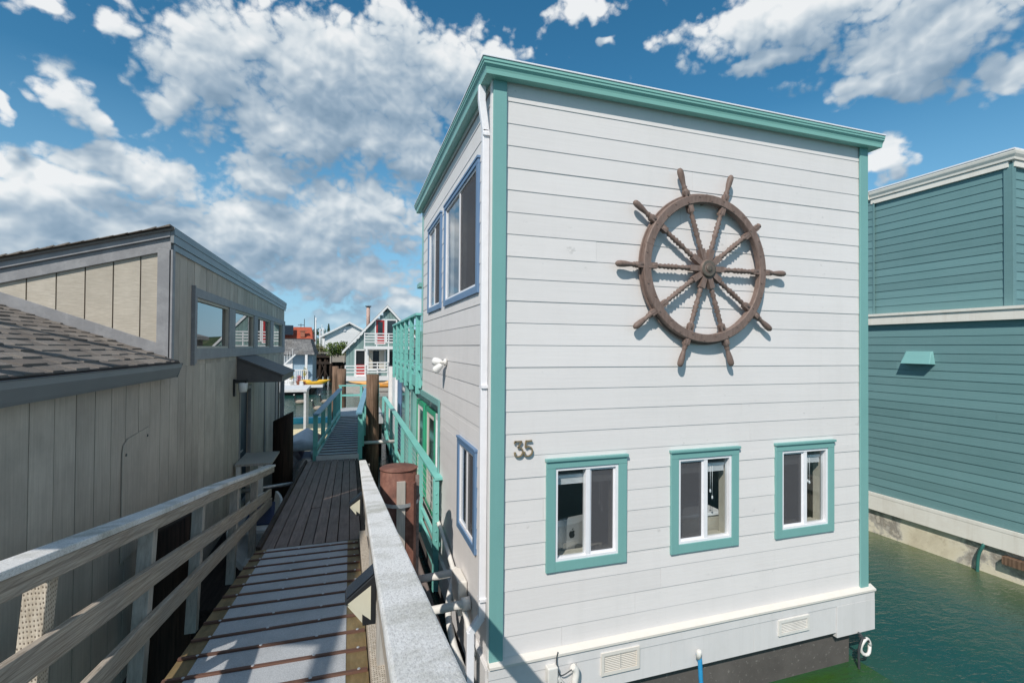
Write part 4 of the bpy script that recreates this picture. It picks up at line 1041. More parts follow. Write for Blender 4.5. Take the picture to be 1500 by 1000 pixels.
while y < 6.45:
    j = rnd.uniform(-.012, .012)
    mb = MB(); mb.hexa([(-1.03, y + j, RZ(y) - .003), (.12, y - j, RZ(y) - .003), (.12, y - j + .036, RZ(y + .036) - .003), (-1.03, y + j + .036, RZ(y + .036) - .003),
                        (-1.03, y + j + .003, RZ(y) + .012), (.12, y - j + .003, RZ(y) + .012), (.12, y - j + .033, RZ(y + .036) + .012), (-1.03, y + j + .033, RZ(y + .036) + .012)])
    for x in (-.92, -.55, -.2, .07): mb.lathe([(0, .011), (.004, .009)], (x, y + .018, RZ(y + .018) + .0115), (0, 0, 1), 8, mi=1)
    mb.build('cleat', [M['cleat'], M['galv']], RP)
    y += .293
mb = MB(); slab(mb, -1.03, -.95, -2.4, 6.5, RZ, -.28, -.031); slab(mb, .04, .12, -2.4, 6.5, RZ, -.28, -.031); slab(mb, -.5, -.42, -2.4, 6.5, RZ, -.28, -.031)
mb.build('stringer', M['timber_dark'], RP)

DK = thing('walkway', (-.4, 10, .9), 'dark brown planked walkway running down between the houseboats', 'walkway')
mb = MB(); xs0 = -.985; npl = 8; pw = (1.125 + .02) / npl
for k in range(npl):
    cuts = [6.505, rnd.uniform(8, 11.5), 13.3] if k % 2 else [6.505, 13.3]
    for a, b in zip(cuts[:-1], cuts[1:]):
        jx = rnd.uniform(-.002, .002); jz = rnd.uniform(-.004, .003)
        slab(mb, xs0 + k * pw + .006 + jx, xs0 + (k + 1) * pw - .006 + jx, a + .002, b - .002, DZ, -.035 + jz, jz)
mb.build('planking', M['dark_plank'], DK)
mb = MB(); slab(mb, -1.04, -.99, 6.5, 13.3, DZ, -.3, .035); slab(mb, .165, .215, 6.5, 13.3, DZ, -.3, .0); slab(mb, -.45, -.40, 6.5, 13.3, DZ, -.3, -.04)
mb.build('edge_beam', M['timber_dark'], DK)
mb = MB()
for y in (6.7, 9.9, 13.0): mb.box(-1.0, .2, y, y + .1, .5, DZ(y) - .3)
mb.box(-1.3, .5, 6.6, 13.4, -.3, .55)
mb.build('float', M['timber_dark'], DK)

# ------------------------------------------------------------------ railings of the ramp
CZl = lambda y: 3.795 - .173 * y                # left cap top (inner edge)
LR = thing('railing', (-1.34, 2, .9), 'three-rail weathered wooden railing along the left side of the ramp', 'railing')
def srail(name, parent, x0, x1, zf, t0, t1, m, y0, y1, bev=.006):
    mb = MB(); ys_ = [y0 + (y1 - y0) * k / 6 for k in range(7)]
    mb.loft([[(x0, y, zf(y) + t0), (x1, y, zf(y) + t0), (x1, y, zf(y) + t1), (x0, y, zf(y) + t1)] for y in ys_])
    return mb.build(name, m, parent, bevel=bev)
wob = lambda y: .008 * math.sin(y * 1.3)
srail('cap', LR, -1.425, -1.28, lambda y: CZl(y) + wob(y), -.038, 0, M['lichen'], -1.2, 9.95)
srail('rail', LR, -1.325, -1.287, lambda y: CZl(y) + wob(y), -.13, -.040, M['weathered'], -1.2, 9.85)
srail('rail', LR, -1.325, -1.283, lambda y: 3.433 - .1775 * y + wob(y + 1), -.14, 0, M['weathered'], -1.2, 9.5)
srail('rail', LR, -1.325, -1.283, lambda y: 2.925 - .137 * y - .012 * max(0, y - 6) + wob(y + 2), -.14, 0, M['weathered'], -1.2, 9.6)
for i, y in enumerate((.3, 1.55, 2.92, 4.22, 5.48, 7.05, 8.42)):
    zt = CZl(y) - .045; d = Vector((0, -.173, -1)).normalized()
    a = Vector((-1.372, y, zt)); b = a + d * 1.22
    mb = MB(); mb.beam(a, b, .092, .092, (0, 1, 0)); mb.build('post', M['incised'] if i < 3 else M['post_wood'], LR, bevel=.004)
CZr = lambda y: 3.778 - .175 * y if y < 6.2 else 2.693 - .128 * (y - 6.2)
RR = thing('railing', (.16, 2, .9), 'railing with wide lichen-flecked flat cap along the right side of the ramp', 'railing')
mb = MB(); rings = []
for y, xa, xb in [(-.5, .066, .203)] + [(.5 + .57 * k, .075 + .0107 * (.5 + .57 * k), .214 + .009 * (.5 + .57 * k)) for k in range(11)] + [(6.9, .147, .267), (8.3, .158, .263)]:
    z = CZr(y) + .003 * math.sin(y * 2.1)
    rings.append([(xa, y, z - .038), (xb, y, z - .038), (xb, y, z), (xa, y, z)])
mb.loft(rings); mb.build('cap', M['lichen'], RR, bevel=.008)
mb = MB()
for y0, y1 in ((-.5, 6.1), (6.1, 8.2)):
    xa = lambda y: .087 + .0107 * y
    mb.hexa([(xa(y0), y0, CZr(y0) - .17), (xa(y0) + .04, y0, CZr(y0) - .17), (xa(y1) + .04, y1, CZr(y1) - .17), (xa(y1), y1, CZr(y1) - .17),
             (xa(y0), y0, CZr(y0) - .0395), (xa(y0) + .04, y0, CZr(y0) - .0395), (xa(y1) + .04, y1, CZr(y1) - .0395), (xa(y1), y1, CZr(y1) - .0395)])
mb.build('rail', M['weathered'], RR, bevel=.004)
for y in (-.2, 1.35, 2.95, 4.6, 6.3, 8.0):
    x = .135 + .0107 * y
    mb = MB(); mb.box(x, x + .09, y, y + .09, (RZ(y) if y < 6.5 else DZ(y)) - .25, CZr(y + .09) - .045); mb.build('post', M['post_wood'], RR)
mb = MB(); slab(mb, .132, .222, -1.5, 6.62, RZ, -.10, .075); mb.build('curb', M['incised_flat'], RR, bevel=.006)
for (ya, lab) in ((2.02, 'near solar light with dark panel fixed below the railing cap over the ramp'), (4.75, 'far solar light fixed to the railing beside the start of the dark planks')):
    x = .106 if ya < 3 else .12; z = CZr(ya) - .235; y0, y1 = ya - .05, ya + .055
    sl_ = thing('solar_light', (x, ya, z), lab, 'solar light', 'solar lights on the right railing')
    mb = MB(); mb.prism([(x, y0, z), (x - .05, y0, z), (x - .05, y0, z + .115), (x - .112, y0, z + .085), (x - .115, y0, z + .10), (x, y0, z + .195)], (0, y1 - y0, 0)); mb.build('housing', M['black'], sl_, bevel=.003)
    mb = MB(); mb.prism([(x - .051, y0 + .006, z + .01), (x - .108, y0 + .006, z + .084), (x - .051, y0 + .006, z + .112)], (0, y1 - y0 - .012, 0))
    mb.prism([(x - .02, y0 - .002, z + .02), (x - .104, y0 - .002, z + .092), (x - .02, y0 - .002, z + .15)], (0, .0018, 0)); mb.build('diffuser', M['lens'], sl_)
    mb = MB(); n_ = Vector((-.64, 0, .77)) * .003
    mb.prism([Vector(q) + n_ for q in ((x - .108, y0 + .008, z + .106), (x - .006, y0 + .008, z + .190), (x - .006, y1 - .008, z + .190), (x - .108, y1 - .008, z + .106))], n_ * .6); mb.build('solar_panel', M['solar'], sl_)

# ------------------------------------------------------------------ gangway and landing
GZ = lambda y: 1.47 + .03 * (y - 13.4)
gx0 = lambda y: -.79 + .075 * (y - 13.4); gx1 = lambda y: .24 + .058 * (y - 13.4)
GW = thing('gangway', (-.2, 16.3, 1.0), 'turquoise railed gangway bridging from the planked walkway to the landing', 'gangway')
mb = MB()
for k in range(19):
    y = 13.42 + k * .32
    mb.hexa([(gx0(y), y, GZ(y) - .04), (gx1(y), y, GZ(y) - .04), (gx1(y), y + .31, GZ(y) - .04), (gx0(y), y + .31, GZ(y) - .04), (gx0(y), y, GZ(y)), (gx1(y), y, GZ(y)), (gx1(y), y + .31, GZ(y)), (gx0(y), y + .31, GZ(y))])
mb.build('deck', M['grit'], GW)
mb = MB()
for k in range(19):
    y = 13.40 + k * .32; mb.box(gx0(y) + .05, gx1(y) - .05, y, y + .03, GZ(y) + .001, GZ(y) + .012)
mb.build('cleat', M['cleat'], GW)
mb = MB(); mb.box(-.79, .24, 13.36, 13.40, 1.30, 1.465); mb.build('end_board', M['skirt'], GW)
for gx, sg in ((gx0, -1), (gx1, 1)):
    mb = MB()
    P_ = lambda y, dz: Vector((gx(y), y, GZ(y) + dz))
    mb.beam(P_(13.3, 1.06), P_(19.5, 1.0), .15, .045, mi=1); mb.beam(P_(13.4, .20), P_(19.4, .20), .05, .10, mi=0); mb.beam(P_(13.4, -.08), P_(19.4, -.08), .05, .2, mi=0)
    mb.build('handrail', [M['teal_rail'], M['teal_dark']], GW)
    for k in range(5):
        y = 13.42 + 1.48 * k; x = gx(y) + sg * .03
        mb = MB(); mb.box(x - .055, x + .055, y, y + .09, GZ(y) - .15, GZ(y) + 1.035 - .01 * k); mb.build('post', M['teal_rail'], GW)
LD = thing('landing', (.4, 20.8, .6), 'turquoise railed landing float at the far end of the gangway', 'landing')
mb = MB(); mb.box(-.5, 1.24, 19.5, 22.3, 1.3, 1.62); mb.build('deck', M['grit'], LD)
mb = MB(); mb.box(-.45, 1.24, 22.1, 22.22, 2.55, 2.60); mb.box(-.4, 1.24, 22.13, 22.18, 2.12, 2.2); mb.build('rail', M['teal_rail'], LD)
for x in (-.42, .42, 1.12):
    mb = MB(); mb.box(x, x + .1, 22.11, 22.21, 1.6, 2.55); mb.build('post', M['teal_rail'], LD)
mb = MB(); mb.box(-.47, -.38, 19.6, 19.72, 1.6, 2.62); mb.box(.62, .7, 19.6, 19.7, 1.6, 2.6); mb.build('post', M['teal_rail'], LD)
mb = MB(); mb.box(-.4, 1.2, 19.7, 22.2, -.4, 1.29); mb.build('float', M['timber_dark'], LD)

# ------------------------------------------------------------------ pilings
def piling(x, y, r, zt, lab, mat_, name='piling', slope=0.0, tilt=(0, 0), group=None):
    mb = MB(); n = 22; rings = []
    zs = [-1.5 + (zt + 1.5) * k / 8 for k in range(9)]
    ph = rnd.random() * 6
    for z in zs:
        rr = r * (1.06 - .06 * (z + 1.5) / (zt + 1.5)); ring_ = []
        for k in range(n):
            a = 2 * math.pi * k / n; q = rr * (1 + .025 * math.sin(3 * a + ph) + .012 * math.sin(7 * a + z))
            px_ = x + q * math.cos(a) + tilt[0] * (z - zt); py_ = y + q * math.sin(a) + tilt[1] * (z - zt)
            ring_.append((px_, py_, z + (slope * math.cos(a) * r if z == zs[-1] else 0)))
        rings.append(ring_)
    mb.loft(rings, sm=True)
    return tag(mb.build(name, mat_), lab, 'piling', group)
piling(.655, 15.4, .185, 3.42, 'tall brown weathered piling right of the turquoise gangway', M['pile'], group='wooden pilings')
piling(-.35, 23.2, .19, 3.25, 'reddish brown piling standing behind the landing left rail', M['pile'], group='wooden pilings')
piling(-.72, 27.5, .17, 3.2, 'slim dark piling just left of the reddish brown one by the landing', M['pile'], group='wooden pilings')
piling(-1.42, 12.2, .21, 2.66, 'blackened square-looking piling with slanted top beside the grey cabin end', M['pile_dark'], slope=.5, group='wooden pilings')
piling(-1.74, 5.85, .20, 2.42, 'blackened piling between the left railing and the grey cabin wall', M['pile_dark'], slope=.5, group='wooden pilings')
sp = thing('steel_piling', (.60, 6.34, -.5), 'round rust red steel piling with flat capped top beside the railing', 'piling')
mb = MB(); mb.tube([(.60, 6.34, -1.5), (.60, 6.34, 2.72)], .225, 40); mb.build('pipe', M['steel_rust'], sp)
mb = MB(); mb.lathe([(0, .232), (.012, .236), (.02, .225), (.026, .12), (.028, .01)], (.60, 6.34, 2.722), (0, 0, 1), 40); mb.build('cap', M['steel_rust'], sp)
mb = MB(); mb.beam((.605, 6.085, .0), (.605, 6.085, 2.62), .10, .05, (0, 1, 0)); mb.build('batten', M['post_wood'], sp)
mb = MB(); mb.beam((.72, 6.10, .0), (.72, 6.10, 2.60), .12, .09, (.5, 1, 0)); mb.beam((.815, 6.20, 0), (.815, 6.20, 2.66), .045, .045, (0, 1, 0), mi=1); mb.build('channel', [M['steel_rust'], M['timber_pink']], sp)
mb = MB(); pts = [(.60 + .262 * math.cos(R(a)), 6.34 + .315 * math.sin(R(a)), 2.36 + .02 * math.sin(R(a))) for a in range(175, 370, 8)]
mb.loft([[Vector(p) + Vector((0, 0, -.022)), Vector(p) + Vector((0, 0, .022)), Vector(p) * 1.0 + Vector((.004, -.004, .022)), Vector(p) + Vector((.004, -.004, -.022))] for p in pts]); mb.build('strap', M['galv'], sp)

# small things along the left wall
ST = thing('boarding_step', (-1.75, 11, .88), 'small weathered boarding platform on white legs against the grey cabin door', 'steps')
mb = MB(); mb.box(-2.06, -1.42, 10.5, 11.6, 1.955, 1.995); mb.build('platform', M['post_wood'], ST)
for x, y, zt in ((-2.0, 10.55, 1.95), (-1.62, 10.55, 1.95), (-2.0, 11.5, 1.95)):
    mb = MB(); mb.box(x - .04, x + .04, y - .04, y + .04, .9, zt); mb.build('leg', M['pvc'], ST)
mb = MB(); mb.beam((-1.98, 10.5, 1.55), (-1.46, 10.5, 1.95), .04, .05); mb.build('brace', M['weathered'], ST)
mb = MB(); mb.box(-2.08, -1.12, 7.2, 12.8, -.3, .88); tag(mb.build('service_float', M['timber_dark'], bevel=.02), 'dark narrow float below the grey cabin wall carrying the boarding platform', 'float')
def boat_hull(mb, x, y, L, W, z0, H, t=.04, mi=0, nose=.6):
    n = 9; ro = []; 
    for k in range(n):
        s = k / (n - 1); wv_ = W / 2 * (1 - max(0, (s - .55) / .45) ** 2 * nose); yy = y + L * s
        zk = z0 + .25 * H * max(0, (s - .6) / .4) ** 2
        ro.append([(x - wv_, yy, z0 + H), (x - wv_ * .85, yy, zk + H * .3), (x - wv_ * .4, yy, zk), (x + wv_ * .4, yy, zk), (x + wv_ * .85, yy, zk + H * .3), (x + wv_, yy, z0 + H),
                   (x + wv_ - t, yy, z0 + H), (x + wv_ * .78 - t, yy, zk + H * .34), (x + wv_ * .3, yy, zk + .06), (x - wv_ * .3, yy, zk + .06), (x - wv_ * .78 + t, yy, zk + H * .34), (x - wv_ + t, yy, z0 + H)])
    mb.loft(ro, mi)
DN = thing('dinghy', (-1.42, 9.3, .885), 'small grey white dinghy with navy blue inside behind the left railing', 'boat')
mb = MB(); boat_hull(mb, -1.42, 8.3, 2.1, .62, .885, .58); mb.build('hull', M['pvc'], DN)
mb = MB(); mb.box(-1.66, -1.18, 8.8, 9.0, 1.24, 1.28); mb.build('seat', M['skirt'], DN)
mb = MB(); mb.prism([(-1.66, 9.05, 1.28), (-1.18, 9.05, 1.28), (-1.26, 9.8, 1.42), (-1.58, 9.8, 1.42)], (0, 0, .02)); mb.build('liner', M['navy'], DN)
BT = thing('covered_boat', (-1.6, 18.6, WZ), 'dark blue boat under a pale cover moored left of the gangway', 'boat')
mb = MB(); boat_hull(mb, -1.52, 17.0, 3.4, 1.35, -.1, 1.0, nose=.5); mb.build('hull', M['navy'], BT)
mb = MB(); mb.loft([[(-2.19 + k_, y_, .93), (-1.52, y_, 1.18 + .05 * math.sin(y_ * 3)), (-.85 - k_, y_, .93), (-1.52, y_, .9)] for y_, k_ in ((16.98, .0), (17.8, -.02), (18.6, 0), (19.4, .12), (20.3, .3))], sm=True); mb.build('cover', plain('pale boat cover', (.55, .55, .58), .8), BT)
mb = MB(); mb.tube([(-2.3, 10.9, 1.36), (-.98, 11.3, 1.36)], .04, 10); tag(mb.build('guide_bar', M['galv']), 'thin grey bar hooped round the blackened piling by the walkway', 'bar')
mb = MB(); mb.tube([(.30, 15.1, 1.42), (1.36, 15.1, 1.42)], .05, 10); mb.tube([(.9, 15.1, 1.42), (.9, 15.5, 1.38)], .04, 8)
tag(mb.build('pipe', M['pvc']), 'pale pipe crossing between the tall brown piling and the porch railing', 'pipe')
mb = MB(); mb.box(1.05, 1.20, 5.2, 13.0, -.2, .55); tag(mb.build('fender_log', M['timber_pink'], bevel=.02), 'pinkish brown timber lying in the gap beside the white houseboat', 'timber')

# ------------------------------------------------------------------ across the water
SF = thing('swim_float', (-2.6, 25.6, WZ), 'sandy yellow floating platform with bright turquoise edge beyond the covered boat', 'float')
mb = MB(); mb.box(-3.9, -.9, 23.6, 26.8, -.2, .33); mb.build('deck', M['sand'], SF)
mb = MB(); mb.box(-3.95, -.88, 26.81, 27.2, -.2, .62); mb.build('edge', M['turq'], SF)
FC = thing('canopy', (-2.6, 25.3, .33), 'flat pale canopy on slim white posts above the sandy float', 'canopy')
mb = MB(); mb.box(-4.0, -1.82, 23.7, 26.2, 2.20, 2.32); mb.build('top', M['mast'], FC, bevel=.01)
for x, y in ((-1.9, 23.8), (-1.97, 26.15), (-3.9, 23.8), (-3.9, 26.1)):
    mb = MB(); mb.box(x - .05, x + .05, y - .05, y + .05, .331, 2.199); mb.build('post', M['mast'], FC)

Pfar = lambda y: (lambda u, z, n: (u, y - n, z))
# green chalet
CH = thing('chalet', (3.4, 50, WZ), 'grey green gabled floating chalet with white railings and red doors', 'houseboat')
P = Pfar(48.0)
mb = MB()
ax, az = 3.32, 8.06; sl_c = (8.06 - 3.98) / (3.32 + .42)
chh = [(2.3, 3.08, 4.6, 6.74), (3.31, 4.15, 4.75, 6.74), (.50, 1.30, 1.6, 3.88), (1.66, 3.08, 2.1, 3.86), (3.5, 4.6, 1.6, 3.8)]
vboards(mb, P, -.36, 7.0, lambda u: 1.3, lambda u: az - sl_c * abs(u - ax) - .1, .3, .02, chh, n=.02)
sheet(mb, P, -.3, 6.95, 1.3, 4.0, -.12, -.012, chh); mb.prism([(-.1, 48.02, 4.0), (2.28, 48.02, 4.0), (2.28, 48.02, 6.8)], (0, .1, 0)); mb.prism([(4.2, 48.02, 4.0), (6.7, 48.02, 4.0), (4.2, 48.02, 6.8)], (0, .1, 0))
mb.box(-.36, -.3, 48, 55, 1.3, 3.95); mb.box(6.95, 7.0, 48, 55, 1.3, 3.95)
mb.build('wall', M['greygreen'], CH)
mb = MB()
for sg in (-1, 1):
    e = ax + sg * 4.0; ez = az - sl_c * 4.0
    mb.prism([(ax, 47.75, az), (e, 47.75, ez), (e, 47.75, ez + .14), (ax, 47.75, az + .16)], (0, 8, 0))
rf = mb.build('roof', plain('dark brown grey roof', (.13, .115, .105), .9), CH)
mb = MB()
for sg in (-1, 1):
    e = ax + sg * 4.03; ez = az - sl_c * 4.03
    mb.prism([(ax, 47.68, az - .14), (e, 47.68, ez - .14), (e, 47.68, ez + .10), (ax, 47.68, az + .12)], (0, .065, 0))
mb.build('barge_board', M['white_far'], rf)
mb = MB(); mb.tube([(1.62, 49.2, 5.6), (1.62, 49.2, 8.0)], .17, 12); mb.build('flue', M['brick'], CH)
mb = MB(); mb.lathe([(0, .17), (.06, .28), (.12, .30), (.14, .1)], (1.62, 49.2, 8.03), (0, 0, 1), 12); mb.build('flue_cap', M['rubber'], CH)
mb = MB(); frame(mb, P, 2.2, 3.18, 4.45, 6.86, .10, -.02, .06); d = mb.build('door', M['white_far'], CH)
mb = MB(); frame(mb, P, 2.3, 3.08, 4.5, 6.76, .16, -.02, .03); mb.mbox(P, 2.46, 2.92, 4.66, 5.3, -.02, .02); mb.build('door_leaf', M['red'], d)
mb = MB(); mb.mbox(P, 2.46, 2.92, 5.3, 6.6, -.01, .0); mb.build('pane', M['dark_win'], d)
mb = MB(); frame(mb, P, 3.2, 4.25, 4.6, 6.86, .12, -.02, .07); wn = mb.build('window', M['white_far'], CH)
mb = MB(); mb.mbox(P, 3.32, 4.13, 4.72, 6.74, -.02, 0); mb.build('pane', M['dark_win'], wn)
mb = MB(); frame(mb, P, .40, 1.42, 1.5, 3.98, .12, -.02, .08); d = mb.build('door', M['white_far'], CH)
mb = MB(); mb.mbox(P, .52, 1.30, 1.6, 2.55, -.02, .04); mb.build('lower_leaf', M['red'], d)
mb = MB(); mb.mbox(P, .52, 1.30, 2.55, 3.86, -.10, -.06); mb.build('opening', M['black'], d)
mb = MB(); frame(mb, P, 1.56, 3.2, 2.0, 3.98, .10, -.02, .07); wn = mb.build('window', M['white_far'], CH)
mb = MB(); mb.mbox(P, 1.66, 3.1, 2.1, 3.88, -.08, -.06); mb.build('pane', M['dark_win'], wn)
mb = MB()
for a, b in ((1.66, 2.05), (2.62, 3.1)):
    mb.loft([[(a + (b - a) * k / 8, 48.02 - .02 * (k % 2), 2.1), (a + (b - a) * k / 8, 48.02 - .02 * (k % 2), 3.88), (a + (b - a) * k / 8, 48.05, 3.88), (a + (b - a) * k / 8, 48.05, 2.1)] for k in range(9)])
mb.build('curtain', M['beige'], wn)
mb = MB(); mb.mbox(P, 3.5, 4.6, 1.6, 3.8, -.1, -.06); mb.build('opening', M['dark_win'], CH)
mb = MB(); mb.box(1.2, 5.6, 47.0, 47.99, 4.02, 4.26); mb.box(1.2, 5.6, 46.9, 46.99, 4.0, 4.28); mb.build('balcony_floor', M['white_far'], CH)
def prail(name, parent, x0, x1, y, z0, z1, n, nr, m, bw=.09):
    mb = MB()
    for k in range(n): x = x0 + (x1 - x0) * k / (n - 1); mb.box(x - bw / 2, x + bw / 2, y, y + .08, z0, z1)
    for k in range(nr): z = z1 - .06 - (z1 - z0 - .2) * k / nr; mb.box(x0, x1, y - .03, y, z - .05, z + .05)
    return mb.build(name, m, parent)
prail('balcony_railing', CH, 1.25, 5.55, 46.92, 4.28, 5.5, 5, 4, M['white_far'])
prail('porch_railing', CH, -.4, 1.4, 46.3, 1.5, 2.55, 3, 3, M['white_far']); prail('porch_railing', CH, 1.45, 3.3, 46.3, 1.5, 2.85, 3, 4, M['white_far'])
mb = MB()
for k in range(9): x = 4.0 + .12 * k; mb.beam((x, 46.32, 1.5), (x + .5, 46.32, 2.6), .03, .03, (0, 1, 0)); mb.beam((x + .5, 46.36, 1.5), (x, 46.36, 2.6), .03, .03, (0, 1, 0))
mb.build('lattice', M['white_far'], CH)
for x in (1.42, 3.35):
    mb = MB(); mb.box(x - .08, x + .08, 46.4, 46.55, 1.5, 4.0); mb.build('porch_post', M['white_far'], CH)
mb = MB(); mb.box(-.5, 7.1, 46.2, 55, 1.15, 1.5); mb.build('deck', M['white_far'], CH)
mb = MB(); mb.box(-.4, 7.0, 46.4, 55, -.5, 1.149); mb.build('float', plain('pale float', (.45, .43, .40), .8), CH)
mb = MB(); mb.box(3.55, 3.95, 46.6, 47.0, 1.5, 2.35); mb.build('planter_box', M['terracotta'], CH)
KF = thing('kayak_float', (2.6, 43.5, WZ), 'low grey float carrying the two orange kayaks before the chalet', 'float')
mb = MB(); mb.box(.3, 5.4, 42.8, 45.2, -.2, .30); mb.build('deck', plain('grey float deck', (.35, .34, .32), .8), KF)
mb = MB(); mb.box(.9, 1.1, 42.9, 45.1, .301, .74); mb.box(4.0, 4.2, 42.9, 45.1, .301, .74); mb.build('rack', M['timber_dark'], KF)
def kayak(name, c, ang, L_, W_, mat_, lab, group):
    mb = MB(); rings = []
    for k in range(15):
        s = -1 + 2 * k / 14; w_ = W_ / 2 * max(.02, (1 - abs(s) ** 2.2)); up = .16 * abs(s) ** 3; h_ = .24 * max(.1, 1 - abs(s) ** 3)
        dx, dy = math.cos(ang), math.sin(ang)
        ring_ = []
        for q in range(10):
            a = 2 * math.pi * q / 10; lat = w_ * math.cos(a); zz = h_ * math.sin(a) * (1.1 if math.sin(a) < 0 else .75)
            if abs(s) < .22 and math.sin(a) > .5: zz *= .2
            ring_.append((c[0] + s * L_ / 2 * dx - lat * dy, c[1] + s * L_ / 2 * dy + lat * dx, c[2] + .25 + zz + up))
        rings.append(ring_)
    mb.loft(rings, sm=True)
    return tag(mb.build(name, mat_), lab, 'kayak', group)
kayak('kayak', (2.5, 44.6, .82), .05, 5.2, .75, M['tan_orange'], 'faded orange kayak behind the brighter one on the low grey float', 'orange kayaks by the chalet')
kayak('kayak', (3.1, 43.5, .72), .03, 4.6, .75, M['orange'], 'bright orange kayak nearest on the low grey float', 'orange kayaks by the chalet')
kayak('kayak', (-2.9, 45.5, .94), .04, 2.6, .75, M['yellow'], 'yellow kayak lying on the white deck edge of the pale blue cottage', 'yellow kayaks')

# pale blue cottage
BC = thing('cottage', (-6, 50, WZ), 'pale blue floating cottage with steep grey shingle roof and white porch rail', 'houseboat')
P = Pfar(48.6)
mb = MB(); siding(mb, P, -9.5, -3.28, .9, 3.6, .2, .9, lap=.02, joints=False); mb.box(-3.34, -3.28, 48.65, 54, .9, 3.6); mb.build('wall', M['lightblue'], BC)
mb = MB()
mb.hexa([(-10, 47.9, 3.46), (-3.08, 47.9, 3.46), (-3.08, 54.6, 3.46), (-10, 54.6, 3.46), (-10, 49.2, 4.84), (-3.55, 49.2, 4.84), (-3.55, 53.3, 4.84), (-10, 53.3, 4.84)])
for k in range(8):
    z = 3.46 + k * .172; y = 47.9 + k * .1625; x = -10
    while x < -3.1 - k * .058:
        wd_ = min(rnd.uniform(.25, .5), -3.08 - k * .058 - x)
        mb.hexa([(x, y - .03, z), (x + wd_ - .012, y - .03, z), (x + wd_ - .012, y + .14, z + .16), (x, y + .14, z + .16), (x, y - .06, z + .02), (x + wd_ - .012, y - .06, z + .02), (x + wd_ - .012, y + .12, z + .185), (x, y + .12, z + .185)]); x += wd_
mb.build('roof', M['roof_grey'], BC)
mb = MB(); mb.box(-10, -3.5, 49.15, 53.35, 4.845, 4.93); mb.build('ridge_cap', M['rubber'], BC)
mb = MB(); mb.box(-3.85, -3.65, 47.7, 47.9, .9, 3.46); mb.build('porch_post', M['white_far'], BC)
mb = MB(); mb.box(-9.0, -5.05, 48.54, 48.57, .9, 3.4); mb.box(-5.05, -4.95, 48.5, 48.57, .9, 3.4); mb.build('porch_wall_panel', M['white_far'], BC)  # plain white panel with an edge strip on the cottage wall
prail('porch_railing', BC, -9.0, -3.6, 47.5, .95, 2.15, 32, 1, M['white_far'], .06)
mb = MB(); mb.beam((-4.6, 47.2, 3.5), (-6.4, 47.2, 1.7), .12, .28, (0, 1, 0)); st = mb.build('stair', M['white_far'], BC)
mb = MB()
for k in range(8): mb.box(-4.85 - k * .22, -4.82 - k * .22, 47.25, 47.3, 3.2 - k * .22, 4.0 - k * .2)
mb.build('baluster', M['white_far'], st)
mb = MB(); mb.box(-10, -3.1, 45.0, 54, .72, .94); mb.box(-3.1, -2.2, 45.0, 46.2, .72, .94); mb.build('deck', M['white_far'], BC)
mb = MB(); mb.box(-9.9, -3.2, 46.0, 54, -.5, .719); mb.build('float', M['timber_dark'], BC)
for i, (x, lab, lm_) in enumerate(((-4.65, 'terracotta pot of yellow flowers, leftmost on the white cottage deck', 'leaf_flower'), (-4.15, 'terracotta pot of red brown blooms on the white cottage deck', 'red'), (-3.6, 'pot of tall yellow green stems beside the yellow kayak', 'leaf_flower'))):
    o = thing('flower_pot', (x, 45.4, .941), lab, 'flower pot', 'flower pots on the white cottage deck')
    mb = MB(); mb.lathe([(0, .14), (.28, .20), (.3, .22), (.33, .22)], (x, 45.4, .941), (0, 0, 1), 12); mb.build('pot', M['terracotta'] if i else M['pvc'], o)
    mb = MB(); leaf_crown(mb, (x, 45.4, 1.48 + .3 * (i == 2)), .3, .35 + .3 * (i == 2), 110, .06, 4); mb.build('flowers', M[lm_], o, recalc=False)
mb = MB(); mb.box(-4.05, -3.77, 45.1, 45.35, .941, 1.28); tag(mb.build('crate', M['white_far'], bevel=.01), 'small white box between the flower pots on the white cottage deck', 'box')

# red roofed house, white gabled house
RH = thing('house', (-10, 83, WZ), 'low house with a wide red tiled roof behind the pale blue cottage', 'house')
mb = MB(); mb.prism([(-16, 80, 5.0), (-5.5, 80, 5.0), (-5.9, 83, 7.2), (-16, 83, 7.2)], (0, .15, .0)); mb.prism([(-5.5, 80, 5.0), (-5.9, 83, 7.2), (-5.5, 87, 5.0)], (.1, 0, 0)); mb.prism([(-16, 86.8, 5.0), (-5.5, 86.8, 5.0), (-5.9, 83.1, 7.2), (-16, 83.1, 7.2)], (0, .15, 0))
mb.build('roof', M['roof_red'], RH)
mb = MB(); mb.box(-15.5, -6, 80.6, 86.5, .5, 5.0); mb.build('wall', paint('red brown wall', (.28, .10, .07), 'X'), RH)
mb = MB(); mb.prism([(-10.2, 79.9, 5.9), (-8.1, 79.9, 5.9), (-8.3, 81.5, 7.3), (-10.4, 81.5, 7.3)], (0, .3, .1)); mb.build('skylight', M['dark_win'], RH)
mb = MB(); mb.box(-7.2, -6.6, 80.6, 81.2, 5.6, 6.5); mb.box(-7.5, -6.3, 80.5, 81.3, 6.5, 6.62); mb.build('chimney', M['terracotta'], RH)
WH = thing('house', (0, 79, WZ), 'white lap-sided house with a low gabled roof behind the chalet', 'house')
P = Pfar(75.0)
mb = MB(); hx, hz = -.13, 7.55; sw = .54
for k in range(22):
    z = .6 + k * .30; b = min(z + .3, 7.5); half = (hz - z) / sw
    xa = max(-3.45, hx - half); xb = min(3.2, hx + half); half2 = max(.05, (hz - b) / sw); xa2 = max(-3.45, hx - half2); xb2 = min(3.2, hx + half2)
    mb.hexa([(xa, 75.1, z), (xb, 75.1, z), (xb, 75 - .03, z), (xa, 75 - .03, z), (xa2, 75.1, b), (xb2, 75.1, b), (xb2, 75, b), (xa2, 75, b)])
